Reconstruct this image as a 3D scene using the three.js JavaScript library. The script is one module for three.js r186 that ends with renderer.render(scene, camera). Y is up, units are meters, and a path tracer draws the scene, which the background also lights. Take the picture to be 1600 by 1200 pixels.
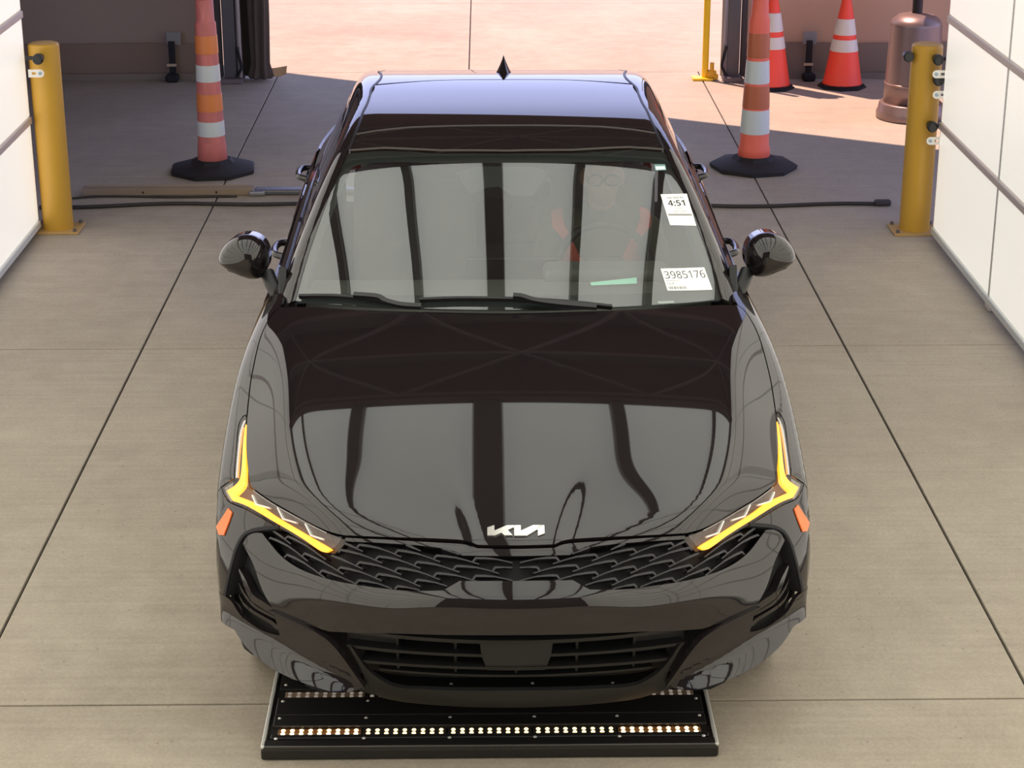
import * as THREE from 'three';
import { mergeGeometries, mergeVertices, toCreasedNormals } from 'three/addons/utils/BufferGeometryUtils.js';
import { RoundedBoxGeometry } from 'three/addons/geometries/RoundedBoxGeometry.js';
import { MarchingCubes } from 'three/addons/objects/MarchingCubes.js';
import { ImprovedNoise } from 'three/addons/math/ImprovedNoise.js';
import { RectAreaLightUniformsLib } from 'three/addons/lights/RectAreaLightUniformsLib.js';

RectAreaLightUniformsLib.init();
const scene = new THREE.Scene();
const renderer = new THREE.WebGLRenderer({ antialias: true });
renderer.toneMapping = THREE.LinearToneMapping;
renderer.toneMappingExposure = 1.0;
renderer.shadowMap.enabled = true;

// ---------- camera: hung under the bay ceiling, tilted down on to the car ----------
const camera = new THREE.PerspectiveCamera(THREE.MathUtils.radToDeg(2 * Math.atan(600 / 3050)), 4 / 3, 0.1, 300);
camera.position.set(-0.085, 3.06, 4.94);
camera.rotation.order = 'YXZ';
camera.rotation.y = -0.0148;
camera.rotation.x = THREE.MathUtils.degToRad(-20.2);
scene.add(camera);

// ---------- sky and sun ----------
const SUN_DIR = new THREE.Vector3(-0.25, 0.93, -0.26).normalize();
{
  const W = 64, H = 64, d = new Float32Array(W * H * 4), mix = (p, q, t) => p + (q - p) * t;
  for (let j = 0; j < H; j++) {                                   // clear air: pale over the horizon, bluer overhead
    const t = Math.pow(Math.max(0, Math.sin(((j + 0.5) / H - 0.5) * Math.PI)), 0.8), c = [mix(1.5, 0.35, t), mix(1.6, 0.42, t), mix(2.6, 0.75, t)];
    for (let i = 0; i < W; i++) d.set([...c, 1], (j * W + i) * 4);
  }
  const sky = new THREE.DataTexture(d, W, H, THREE.RGBAFormat, THREE.FloatType);
  sky.mapping = THREE.EquirectangularReflectionMapping; sky.magFilter = THREE.LinearFilter; sky.needsUpdate = true;
  scene.background = sky; scene.environment = sky;
}
const sun = new THREE.DirectionalLight(new THREE.Color(1, 0.67, 0.54), 8.2);
sun.position.copy(SUN_DIR).multiplyScalar(40).add(new THREE.Vector3(0, 0, -10));
sun.target.position.set(0, 0, -10);
sun.castShadow = true;
Object.assign(sun.shadow.camera, { left: -20, right: 20, top: 20, bottom: -20, near: 1, far: 90 });
sun.shadow.mapSize.set(4096, 4096);
scene.add(sun, sun.target);

// ---------- light ceiling of the bay: glow of a panel, and the light it sheds ----------
const PANEL_GLOW = 0.36, PANEL_LIGHT = 0.9, ADDED_WALL_LIGHT = 0.42, PANEL_TINT = new THREE.Color(0.95, 1, 0.965);  // the wall value is light added to lift the white side walls
const CEIL = 3.62, CEIL_FAR = -3.45, CEIL_NEAR = 5.6;

// ---------- names and records ----------
const used = new Map();
const numbered = (name) => { const n = used.get(name) ?? 0; used.set(name, n + 1); return n ? `${name}_${String(n).padStart(3, '0')}` : name; };
const shadowed = (o) => o.traverse((c) => { if (c.isMesh) { c.castShadow = true; c.receiveShadow = true; } });
const tag = (o, label, category, group) => { Object.assign(o.userData, { label, category }); if (group) o.userData.group = group; return o; };
const thing = (name, label, category, at = [0, 0, 0], turn = 0, group) => {
  const o = new THREE.Group(); o.name = numbered(name); o.position.set(...at); o.rotation.y = turn; scene.add(o);
  return tag(o, label, category, group);
};
const struct = (name) => { const o = new THREE.Group(); o.name = name; o.userData.kind = 'structure'; scene.add(o); return o; };
const part = (name, geometry, material, parent, at, label) => {
  const m = new THREE.Mesh(geometry, material); m.name = name; if (at) m.position.set(...at); if (label) m.userData.label = label;
  parent.add(m); return m;
};
const box = (w, h, d, x = 0, y = 0, z = 0) => new THREE.BoxGeometry(w, h, d).translate(x, y, z);
const rbox = (w, h, d, r = 0.01, x = 0, y = 0, z = 0) => new RoundedBoxGeometry(w, h, d, 2, r).translate(x, y, z);
const cyl = (r0, r1, h, x = 0, y = 0, z = 0, n = 24) => new THREE.CylinderGeometry(r0, r1, h, n).translate(x, y, z);
const merge = (list) => mergeGeometries(list.map((g) => { const q = g.index ? g.toNonIndexed() : g; for (const k of Object.keys(q.attributes)) if (!['position', 'normal', 'uv'].includes(k)) q.deleteAttribute(k); if (!q.attributes.uv) q.setAttribute('uv', new THREE.BufferAttribute(new Float32Array(q.attributes.position.count * 2), 2)); return q; }));
const lathe = (pts, n = 40) => new THREE.LatheGeometry(pts.map(([r, y]) => new THREE.Vector2(r, y)), n);
const V = (x, y, z) => new THREE.Vector3(x, y, z);
const tube = (pts, r, n = 40, k = 8) => new THREE.TubeGeometry(new THREE.CatmullRomCurve3(pts.map((p) => V(...p)), false, 'centripetal'), n, r, k);
let seed = 7; const rnd = () => { seed = (seed * 1664525 + 1013904223) >>> 0; return seed / 4294967296; };

// ---------- procedural textures ----------
const noise = new ImprovedNoise();
const fbm = (x, y, z, o = 4) => { let s = 0, a = 0.5; for (let i = 0; i < o; i++) { s += a * noise.noise(x, y, z + i * 7.3); x *= 2.03; y *= 2.03; a *= 0.5; } return s; };
function texture(n, fill, srgb = true) {
  const data = new Uint8Array(n * n * 4);
  for (let j = 0; j < n; j++) for (let i = 0; i < n; i++) { const c = fill(i / n, j / n), o = (j * n + i) * 4; for (let k = 0; k < 3; k++) data[o + k] = Math.max(0, Math.min(255, c[k])); data[o + 3] = 255; }
  const t = new THREE.DataTexture(data, n, n); t.wrapS = t.wrapT = THREE.RepeatWrapping; t.magFilter = THREE.LinearFilter; t.minFilter = THREE.LinearMipmapLinearFilter; t.generateMipmaps = true;
  if (srgb) t.colorSpace = THREE.SRGBColorSpace; t.needsUpdate = true; return t;
}
// concrete: mottled, with the fine cross streaks of a broom; tiles every 6 m
const concreteMap = texture(1024, (u, v) => {
  const w = (k) => { const a = u, b = v, f = (p, q) => fbm(p * k, q * k, k, 4); return f(a, b) * (1 - a) * (1 - b) + f(a - 1, b) * a * (1 - b) + f(a, b - 1) * (1 - a) * b + f(a - 1, b - 1) * a * b; };
  const blot = w(5) * 30, fine = w(40) * 16, streak = (noise.noise(u * 9, v * 260, 3) * (1 - u) + noise.noise((u - 1) * 9, v * 260, 3) * u) * 7;
  const grit = (rnd() - 0.5) * 12, spot = rnd() > 0.9993 ? -38 : 0, s = blot + fine + streak + grit + spot;
  return [165 + s, 154 + s, 138 + s * 0.95];
});
const concreteRough = texture(256, (u, v) => { const g = 175 + fbm(u * 12, v * 12, 2) * 60; return [g, g, g]; }, false);
const std = (color, roughness = 0.6, metalness = 0, more = {}) => new THREE.MeshStandardMaterial({ color, roughness, metalness, ...more });
const M = {
  concrete: new THREE.MeshStandardMaterial({ map: concreteMap, roughness: 0.82 }),
  joint: std(0x2b2723, 0.95),
  pale: std(0xd9dcd8, 0.4), white: std(0xf1ede2, 0.35), rail: std(0xcbbfba, 0.45, 0.1), dark: std(0x35302e, 0.85), steel: std(0x6a6361, 0.6, 0.2),
  roof: std(0x4a3a3a, 0.9),
};
M.wallGlow = new THREE.MeshStandardMaterial({ color: 0xf1ede2, roughness: 0.35, emissive: new THREE.Color(1, 0.96, 0.88), emissiveIntensity: 0.55 });  // white wall panel with glow added, standing in for light through it
// ---------- car body as smooth intersections of simple height functions (metres, car nose towards +z) ----------
const spline = (xs, ys) => {                                     // natural cubic spline, linear beyond its ends
  const n = xs.length, h = [], al = [], l = [1], mu = [0], zz = [0], c = new Array(n).fill(0), b = [], d = [];
  for (let i = 0; i < n - 1; i++) h[i] = xs[i + 1] - xs[i];
  for (let i = 1; i < n - 1; i++) al[i] = 3 * ((ys[i + 1] - ys[i]) / h[i] - (ys[i] - ys[i - 1]) / h[i - 1]);
  for (let i = 1; i < n - 1; i++) { l[i] = 2 * (xs[i + 1] - xs[i - 1]) - h[i - 1] * mu[i - 1]; mu[i] = h[i] / l[i]; zz[i] = (al[i] - h[i - 1] * zz[i - 1]) / l[i]; }
  for (let j = n - 2; j >= 0; j--) { c[j] = zz[j] - mu[j] * c[j + 1]; b[j] = (ys[j + 1] - ys[j]) / h[j] - h[j] * (c[j + 1] + 2 * c[j]) / 3; d[j] = (c[j + 1] - c[j]) / (3 * h[j]); }
  const endSlope = b[n - 2] + 2 * c[n - 2] * h[n - 2] + 3 * d[n - 2] * h[n - 2] ** 2;
  return (x) => {
    if (x <= xs[0]) return ys[0] + b[0] * (x - xs[0]);
    if (x >= xs[n - 1]) return ys[n - 1] + endSlope * (x - xs[n - 1]);
    let i = 0; while (x > xs[i + 1]) i++;
    const t = x - xs[i]; return ys[i] + t * (b[i] + t * (c[i] + t * d[i]));
  };
};
const clamp01 = (x) => Math.min(1, Math.max(0, x)), sstep = (a, b, x) => { const t = clamp01((x - a) / (b - a)); return t * t * (3 - 2 * t); };
const smax = (a, b, k) => { const h = Math.max(k - Math.abs(a - b), 0) / k; return Math.max(a, b) + h * h * h * k / 6; };
const soft = (a, b, x) => { const t = clamp01((x - a) / (b - a)); return t * t * t * (t * (6 * t - 15) + 10); };
const softplus = (x, w) => x > 8 * w ? x : w * Math.log(1 + Math.exp(x / w));
const hoodC = spline([-1.7, -1.4, -1.1, -0.75, -0.4, -0.1, 0.05], [1.034, 1.008, 0.979, 0.925, 0.839, 0.756, 0.708]);
const creaseX = spline([-1.7, -1.3, -0.9, -0.55, -0.3, -0.1], [0.79, 0.755, 0.71, 0.665, 0.59, 0.5]);
const creaseS = spline([-1.7, -1.3, -0.9, -0.5, -0.2, 0.1], [0.2, 0.28, 0.5, 0.56, 0.5, 0.4]);
const sideW = spline([-4.9, -4.4, -3.7, -2.8, -2, -1.3, -0.9, -0.5, 0], [0.79, 0.875, 0.918, 0.908, 0.908, 0.921, 0.921, 0.907, 0.885]);
const noseZ = spline([0.08, 0.16, 0.24, 0.32, 0.42, 0.52, 0.58, 0.62, 0.66, 0.70, 0.74, 0.82, 0.92], [-0.2, -0.12, -0.05, 0.0, 0.035, 0.054, 0.057, 0.047, 0.017, -0.012, -0.042, -0.12, -0.27]);
const finY = spline([0.4, 0.45, 0.52, 0.59, 0.64, 0.69, 0.77, 0.9], [0.268, 0.285, 0.311, 0.337, 0.355, 0.371, 0.383, 0.385]);
const noseM = spline([0.15, 0.3, 0.5, 0.7, 0.85], [0.72, 0.86, 0.98, 1, 1]);
const tailZ = (X, y) => -4.84 + 0.22 * X * X + 0.5 * Math.max(0, y - 0.95) ** 2 + 0.35 * Math.max(0, 0.75 - y) ** 2;
const deckC = spline([-4.9, -4.5, -4.1, -3.5], [1.04, 1.06, 1.02, 0.98]);
const yTop = (X, z) => {
  if (z < -2.2) return z < -3.4 ? Math.max(0.97, deckC(z)) - 0.06 * X * X : 0.97 - 0.02 * X;
  const bx = 0.105 + 0.24 * Math.max(0, -0.05 - z);
  return hoodC(z) - 0.045 * X * X - creaseS(z) * softplus(X - creaseX(z), 0.026) - 0.009 * soft(-0.48, -0.1, z) * soft(bx - 0.03, bx + 0.07, X) * (1 - soft(bx + 0.05, bx + 0.4, X));
};
const xSide = (y, z) => sideW(z) - (y > 0.62 ? 0.32 * (y - 0.62) ** 2 + 1.6 * Math.max(0, y - 0.85) ** 2 : 0.18 * (0.62 - y) ** 2);
const zNose = (X, y) => noseZ(y + 0.022 * sstep(0.15, 0.4, X) * sstep(0.5, 0.58, y)) + 1.15 * (softplus(finY(Math.min(0.95, X)) - y, 0.006) - softplus(finY(Math.min(0.95, X)) - 0.11 - y, 0.012) * 1.6) * sstep(0.41, 0.5, X) * (y < 0.45 ? 1 : 0) - 0.4 * (softplus(y - 0.47, 0.02) - softplus(y - 0.64, 0.02)) * soft(0.45, 0.75, X) - noseM(y) * (0.4 * X * X + 0.26 * X ** 6);
const fBody = (x, y, z) => {
  const X = Math.abs(x);
  return smax(smax(smax(y - yTop(X, z), X - xSide(y, z), 0.05), z - zNose(X, y), 0.035), tailZ(X, y) - z, 0.05);
};
const roofC = spline([-4.75, -4.4, -4.0, -3.7, -3.45, -3.1, -2.7, -2.38, -2.2, -2.08, -1.9, -1.65, -1.38], [1.03, 1.172, 1.312, 1.369, 1.406, 1.437, 1.447, 1.435, 1.406, 1.37, 1.289, 1.16, 1.006]);
const cabinW = spline([-4.75, -4.3, -3.7, -3.0, -2.2, -1.4], [0.69, 0.745, 0.815, 0.83, 0.825, 0.815]);
const yRoof = (X, z) => roofC(z + 0.3 * X * X) - 0.06 * X * X;
const xCabin = (y, z) => cabinW(z) - 0.36 * (y - 0.95) - 0.25 * Math.max(0, y - 0.95) ** 2;
const fCabin = (x, y, z) => { const X = Math.abs(x); return smax(smax(y - yRoof(X, z), X - xCabin(y, z), 0.07), 0.86 - y, 0.02); };
// three ways to lay a plane over a surface: fans from a point behind the nose and inside the cabin, and rays out of the car's long axis
const fan = (f, P) => ({
  f, from: (a, b) => { const c = Math.cos(b); return [P, [Math.sin(b), Math.sin(a) * c, Math.cos(a) * c]]; },
  to: (x, y, z) => [Math.atan2(y - P[1], z - P[2]), Math.atan2(x - P[0], Math.hypot(y - P[1], z - P[2]))],
});
const spit = (f, y0) => ({ f, from: (a, b) => [[0, y0, a], [Math.cos(b), Math.sin(b), 0]], to: (x, y, z) => [z, Math.atan2(y - y0, x)] });
const NOSE = fan(fBody, [0, 0.2, -2.2]), CABIN = fan(fCabin, [0, 0.92, -2.9]), SIDE = spit(fBody, 0.5), PILLAR = spit(fCabin, 0.9);
const reach = (f, [o, d], far = 4) => {                          // the last point inside along a ray
  let lo = 0.02, hi = far;
  const at = (t) => f(o[0] + d[0] * t, o[1] + d[1] * t, o[2] + d[2] * t);
  let t = 0.1; while (t < far && at(t) < 0) { lo = t; t += 0.15; } hi = t;
  for (let i = 0; i < 34; i++) { const m = (lo + hi) / 2; if (at(m) < 0) lo = m; else hi = m; }
  return [o[0] + d[0] * lo, o[1] + d[1] * lo, o[2] + d[2] * lo];
};
const gradient = (f, [x, y, z], e = 0.0006) => {
  const g = [f(x + e, y, z) - f(x - e, y, z), f(x, y + e, z) - f(x, y - e, z), f(x, y, z + e) - f(x, y, z - e)], l = Math.hypot(...g) || 1;
  return [g[0] / l, g[1] / l, g[2] / l];
};
const OUTLINES = {
  hood: ['N', [[.7554, 0, 1], [.768, .2511], [.7888, .4303], [.8151, .5531], [.833, .6439, 1], [.792, .6469], [.681, .6189], [.5375, .5599], [.4681, .5244], [.4358, .5059, 1], [.3972, .4825], [.3563, .4541], [.3248, .4285], [.3047, .4103, 1], [.2839, .3548], [.2664, .2985], [.2547, .2547], [.2511, .2287, 1], [.2514, .1717], [.2513, .1207], [.2495, .0708, 1], [.2482, .0598], [.2451, .0497, 1], [.2444, 0, 1]]],
  fender: ['N', [[.4358, .5059, 1], [.4681, .5244], [.5375, .5599], [.681, .6189], [.792, .6469], [.833, .6439, 1], [.9346, .6802], [.9172, .7829, 1], [.6202, .9258], [.0689, .9918, 1], [.0423, .7581, 1], [.2264, .7508], [.3534, .6986], [.396, .6323], [.3753, .574], [.325, .5359], [.2644, .5113, 1], [.2993, .4777, 1], [.3151, .4532, 1], [.3284, .4627], [.3675, .4861], [.4139, .5129], [.4334, .5146, 1]]],
  lamp: ['N', [[.4333, .5128], [.4139, .5129], [.3675, .4861], [.3284, .4627], [.3151, .4532, 1], [.2993, .4777, 1], [.2875, .4662], [.2768, .4482], [.2694, .4058], [.2513, .344], [.2371, .2941], [.2272, .2553], [.23, .2454], [.2427, .2324], [.2511, .2287, 1], [.2547, .2547], [.2664, .2985], [.2839, .3548], [.3047, .4103, 1], [.3248, .4285], [.3563, .4541], [.3972, .4825], [.43, .5037]]],
  drl: ['N', [[.4134, .498], [.3797, .48], [.328, .4485], [.3093, .4463], [.2952, .465, 1], [.2803, .4457, 1], [.2753, .407], [.2558, .3447], [.2405, .2946], [.2289, .2618], [.2311, .2506], [.2351, .2511], [.2482, .2957], [.264, .3461], [.2802, .3866], [.2858, .4124], [.2902, .4404, 1], [.3065, .4283], [.3224, .4343], [.3797, .4718], [.4132, .4945]]],
  corner: ['N', [[.2993, .4777, 1], [.2875, .4662], [.2768, .4482], [.2694, .4058], [.2513, .344, 1], [.2467, .3601], [.2406, .3865], [.2308, .4037], [.2145, .4122], [.1911, .4178], [.1612, .4273], [.1284, .4394, 1], [.1264, .4659], [.1324, .486, 1], [.1535, .4884], [.2103, .4966], [.2644, .5113, 1]]],
  mask: ['N', [[.2061, 0, 1], [.2056, .0703, 1], [.1942, .0906, 1], [.1914, .1329], [.1918, .1664], [.1959, .237], [.2017, .2897], [.2128, .3264], [.2291, .3541], [.2392, .3685, 1], [.2382, .3834], [.2308, .397], [.2189, .4024, 1], [.1935, .3737], [.1602, .3537], [.1363, .3336, 1], [.1313, .3138], [.1267, .2826], [.1225, .2448, 1], [.1271, .2024], [.1336, .1338], [.1372, 0, 1]]],
  gill: ['N', [[.2308, .4037, 1], [.2145, .4122], [.1911, .4178], [.1612, .4273], [.1284, .4394, 1], [.124, .4208], [.1084, .403], [.1011, .3802], [.0963, .3554], [.0975, .3263, 1], [.1363, .3336, 1], [.1602, .3537], [.1935, .3737], [.2189, .4024, 1]]],
  finA: ['N', [[.1815, .4123], [.1651, .3941], [.1473, .3788], [.1401, .3536], [.1326, .3327], [.1261, .3274], [.1262, .3424], [.1304, .3639], [.1384, .3858], [.1628, .4027]]],
  finB: ['N', [[.158, .413], [.1439, .3982], [.1314, .3781], [.126, .3544], [.1211, .3313], [.1172, .3305], [.121, .3573], [.1263, .3812], [.14, .4012]]],
  finC: ['N', [[.1375, .4126], [.1271, .4022], [.1205, .3832], [.1153, .3555], [.1121, .3415], [.1038, .3299], [.0999, .3361], [.107, .3481], [.1108, .3635], [.1151, .3866], [.1232, .4041]]],
  lower: ['N', [[.1284, .4394, 1], [.124, .4208], [.1084, .403], [.1011, .3802], [.0963, .3554], [.0975, .3263, 1], [.1203, .3302], [.1336, .3326, 1], [.1265, .2877], [.1164, .256], [.1025, .2387], [.0739, .2209], [.0407, .2067, 1], [.0307, .2118], [.0295, .2222], [.0295, .2386], [.0371, .2709], [.0507, .3227], [.06, .3553], [.0691, .3832], [.0822, .411, 1], [.0855, .4698], [.0997, .4829, 1], [.1324, .486, 1], [.1264, .4659]]],
  trim: ['N', [[.1361, .3325], [.1285, .2875], [.1184, .2557], [.1056, .2383], [.0784, .2203], [.0423, .2047], [.037, .2072], [.071, .2241], [.1, .2408], [.1141, .2572], [.1243, .2889], [.1326, .3327]]],
  intake: ['N', [[.1372, 0, 1], [.1336, .1338], [.1271, .2024], [.1225, .2448, 1], [.1025, .2387], [.0739, .2209], [.0407, .2067, 1], [.0303, .1877], [.028, .1433], [.0354, 0, 1]]],
  chin: ['N', [[.0438, 0, 1], [.04, .1071], [.0377, .1552], [.0485, .1785], [.0691, .198], [.1007, .2141], [.0999, .2187, 1], [.0632, .2051], [.0383, .2062], [.0286, .2119], [.0167, .1983], [.0024, .1568], [0, 0, 1]]],
  nosetrim: ['N', [[.2444, 0, 1], [.2451, .0497, 1], [.2482, .0598], [.2495, .0708, 1], [.2513, .1207], [.2514, .1717], [.2508, .2268, 1], [.2453, .2298, 1], [.246, .1711], [.2453, .1198], [.242, .0848], [.2352, .068, 1], [.2348, 0, 1]]],
  grille: ['N', [[.2363, 0, 1], [.2366, .0681, 1], [.2427, .0865], [.2463, .12], [.2468, .1712], [.2463, .2281, 1], [.2292, .2453], [.2264, .2552], [.2363, .2939], [.247, .3336], [.2452, .3648, 1], [.2393, .3673], [.2291, .3541], [.2128, .3264], [.2017, .2897], [.1959, .237], [.1918, .1664], [.1914, .1329], [.1942, .0906, 1], [.2056, .0703, 1], [.2061, 0, 1]]],
  windshield: ['C', [[.0554, 0, 1], [.0542, .196], [.0504, .3466], [.0472, .4422], [.0458, .5062, 1], [.1274, .536], [.2403, .5669], [.3866, .599], [.5646, .6286, 1], [.5638, .4942], [.5488, .391], [.5316, .2611], [.5234, 0, 1]]],
  frit: ['C', [[.0554, 0, 1], [.0542, .196], [.0504, .3466], [.0472, .4422], [.0458, .5062, 1], [.1274, .536], [.2403, .5669], [.3866, .599], [.5646, .6286, 1], [.5638, .4942], [.5488, .391], [.5316, .2611], [.5234, 0, 1], [.4747, 0, 1], [.4797, .2494], [.4956, .4681], [.49, .5579], [.4689, .5783, 1], [.3317, .5593], [.1973, .5332], [.0868, .5079], [.0753, .4928], [.0728, .4596], [.0749, .3602], [.08, .2043], [.0819, 0, 1]]],
  pillar: ['C', [[.0268, .5413, 1], [.0458, .5062, 1], [.1274, .536], [.2403, .5669], [.3866, .599], [.5646, .6286], [.8037, .6912], [1.0937, .7683], [1.5142, .8176], [1.9519, .7832], [2.5858, .5642], [2.6962, .4924], [2.8851, .3692], [3.0007, .3001, 1], [3.0792, .4083, 1], [2.9516, .4666], [2.8049, .5538], [2.5365, .7279], [2.0035, .9339], [1.1354, .9364], [.6686, .8044], [.3588, .6924], [.14, .606], [.0468, .5575, 1]]],
  header: ['C', [[.5307, 0, 1], [.5391, .2629], [.5568, .3937], [.5723, .4976], [.5724, .6273, 1], [.686, .6564, 1], [.7053, .5769], [.7181, .4509], [.7114, 0, 1]]],
  sunroof: ['C', [[.7248, 0, 1], [.7317, .4559], [.7183, .5824], [.6978, .6591, 1], [.8037, .6912], [1.0937, .7683], [1.5142, .8176], [1.9519, .7832, 1], [2.0545, .4617], [2.05, 0, 1]]],
  roof: ['C', [[2.0819, 0, 1], [2.0854, .4566], [2.0091, .7726, 1], [2.5858, .5642], [2.6471, .5221, 1], [2.6174, .3214], [2.6019, 0, 1]]],
  rearglass: ['C', [[2.6091, 0, 1], [2.6244, .3188], [2.6536, .5184, 1], [2.8851, .3692], [3.0007, .3001, 1], [3.038, .1738], [3.05, 0, 1]]],
  frontdoor: ['S', [[-1.67, .4299, 1], [-2.1, .4497], [-2.69, .4618, 1], [-2.7, .1099], [-2.68, -.2871, 1], [-1.63, -.2845, 1], [-1.65, .1089]]],
  reardoor: ['S', [[-2.7, .4617, 1], [-3.2, .4709], [-3.72, .4827, 1], [-3.55, .2358], [-3.36, .1086], [-3.27, -.0878], [-3.26, -.2842, 1], [-2.69, -.2871, 1], [-2.71, .1098]]],
  quarter: ['S', [[-3.73, .4821, 1], [-4.2, .4892], [-4.62, .5237, 1], [-4.66, .236], [-4.6, 0], [-4.52, -.2339, 1], [-4.12, -.2225, 1], [-4.1, -.0556], [-4.03, .077], [-3.9, .1895], [-3.75, .2257], [-3.6, .1884], [-3.56, .2358], [-3.65, .3499]]],
  frontglass: ['P', [[-1.72, .0797, 1], [-2.2, .0791], [-2.66, .0788, 1], [-2.68, .5951, 1], [-2.42, .5526], [-2.12, .4169], [-1.85, .2296]]],
  rearsideglass: ['P', [[-2.73, .0788, 1], [-3.2, .0786], [-3.62, .0859, 1], [-3.8, .2617], [-3.86, .4815, 1], [-3.5, .5707], [-3.1, .598], [-2.72, .5979, 1]]],
  moduleA: ['N', [[.328, .4262], [.2798, .3917], [.2774, .3644]]],
  trace1: ['N', [[.2943, .4048, 1], [.2807, .3926, 1], [.2774, .3644, 1]]],
  trace2: ['N', [[.2796, .3502, 1], [.264, .337, 1], [.261, .3107, 1]]],
  trace3: ['N', [[.2623, .2955, 1], [.2473, .2829, 1], [.2448, .2612, 1]]],
  traceT: ['N', [[.3021, .4061], [.282, .3544], [.2646, .2983], [.2537, .2566]]],
  chrome: ['N', [[.4261, .5078], [.4029, .5016], [.3617, .4794], [.3182, .4531]]],
  frame: ['N', [[.2509, .3391], [.2471, .3602], [.2411, .3866], [.2312, .4039], [.2149, .4123], [.1921, .4179], [.1625, .4265], [.1294, .4367]]],
  ditch: ['C', [[.5768, .6293], [.686, .6564], [.8037, .6912], [1.0937, .7683], [1.5142, .8176], [1.9519, .7832], [2.5858, .5642]]],
  wiperL: ['C', [[.0508, .496], [.0583, .4161], [.0594, .3357], [.0562, .2719], [.053, .2238]]],
  wiperLarm: ['C', [[.0614, .3591], [.0614, .3021], [.0548, .2774], [.0501, .2391], [.0499, .1947]]],
  wiperR: ['C', [[.0638, .2036], [.0686, .1112], [.0683, .006], [.0621, .1221], [.049, .2289]]],
  wiperRarm: ['C', [[.0706, .0086], [.0693, .028], [.0624, .0565], [.056, .1062], [.0476, .1912]]],
  stickTime: ['C', [[.3405, .5095], [.3459, .6005], [.2293, .5628], [.2329, .4831]]],
  stickNo: ['C', [[.1205, .3904], [.1155, .51], [.0656, .4969], [.0739, .3813]]],
  stickSmall: ['C', [[.4772, .55], [.4806, .59], [.4507, .581], [.4447, .5403]]],
  vin: ['C', [[.0573, .3466], [.0553, .3862], [.0518, .3855], [.0538, .3461]]],
};
// ---------- sheet metal: an outline laid over a body surface, cut out, thickened ----------
const MAPS = { N: NOSE, C: CABIN, S: SIDE, P: PILLAR };
const onMap = (map, a, b) => reach(map.f, map.from(a, b));
function smoothOutline(pts, per = 4) {                          // rounds the stretches between corners
  const n = pts.length, out = [];
  for (let i = 0; i < n; i++) {
    const p1 = pts[i], p2 = pts[(i + 1) % n], p0 = p1[2] ? p1 : pts[(i + n - 1) % n], p3 = p2[2] ? p2 : pts[(i + 2) % n];
    for (let k = 0; k < per; k++) {
      const t = k / per, t2 = t * t, t3 = t2 * t;
      out.push([0, 1].map((c) => 0.5 * (2 * p1[c] + (p2[c] - p0[c]) * t + (2 * p0[c] - 5 * p1[c] + 4 * p2[c] - p3[c]) * t2 + (3 * p1[c] - p0[c] - 3 * p2[c] + p3[c]) * t3)));
    }
  }
  return out;
}
const insetOutline = (pts, g) => pts.map((p, i) => {
  const a = pts[(i + pts.length - 1) % pts.length], b = pts[(i + 1) % pts.length], area = pts.reduce((s, q, j) => { const r = pts[(j + 1) % pts.length]; return s + q[0] * r[1] - r[0] * q[1]; }, 0);
  const s = area > 0 ? 1 : -1, nrm = (u, v) => { const l = Math.hypot(v[0] - u[0], v[1] - u[1]) || 1e-9; return [-(v[1] - u[1]) / l * s, (v[0] - u[0]) / l * s]; };
  const n1 = nrm(a, p), n2 = nrm(p, b), k = Math.max(0.4, 1 + n1[0] * n2[0] + n1[1] * n2[1]);
  return [p[0] + g * (n1[0] + n2[0]) / k, p[1] + g * (n1[1] + n2[1]) / k];
});
function layout(name, { half = false, gap = 0, mirror = false, per = 4 } = {}) {   // [map, outline in the map's plane]
  const [key, pts] = OUTLINES[name], map = MAPS[key];
  let list = half ? [...pts, ...pts.slice(1, -1).reverse().map(([a, b, k]) => [a, -b, k])] : pts;
  if (half) list[0] = [list[0][0], 0, 0], list[pts.length - 1] = [list[pts.length - 1][0], 0, 0];
  let o = smoothOutline(list, per).filter((p, i, l) => { const q = l[(i + 1) % l.length]; return Math.hypot(p[0] - q[0], p[1] - q[1]) > 2e-4; });
  if (gap) { const [o0, d] = map.from(o[0][0], o[0][1]), p = reach(map.f, [o0, d]); o = insetOutline(o, key === 'S' || key === 'P' ? gap : gap / Math.hypot(p[0] - o0[0], p[1] - o0[1], p[2] - o0[2])); }
  return [map, mirror ? o.map(([a, b]) => (key === 'S' || key === 'P' ? [a, Math.PI - b] : [a, -b])) : o];
}
const within = (o, a, b) => { let c = false; for (let i = 0, j = o.length - 1; i < o.length; j = i++) { const [x, y] = o[i], [u, v] = o[j]; if ((y > b) !== (v > b) && a < (u - x) * (b - y) / (v - y) + x) c = !c; } return c; };
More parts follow.
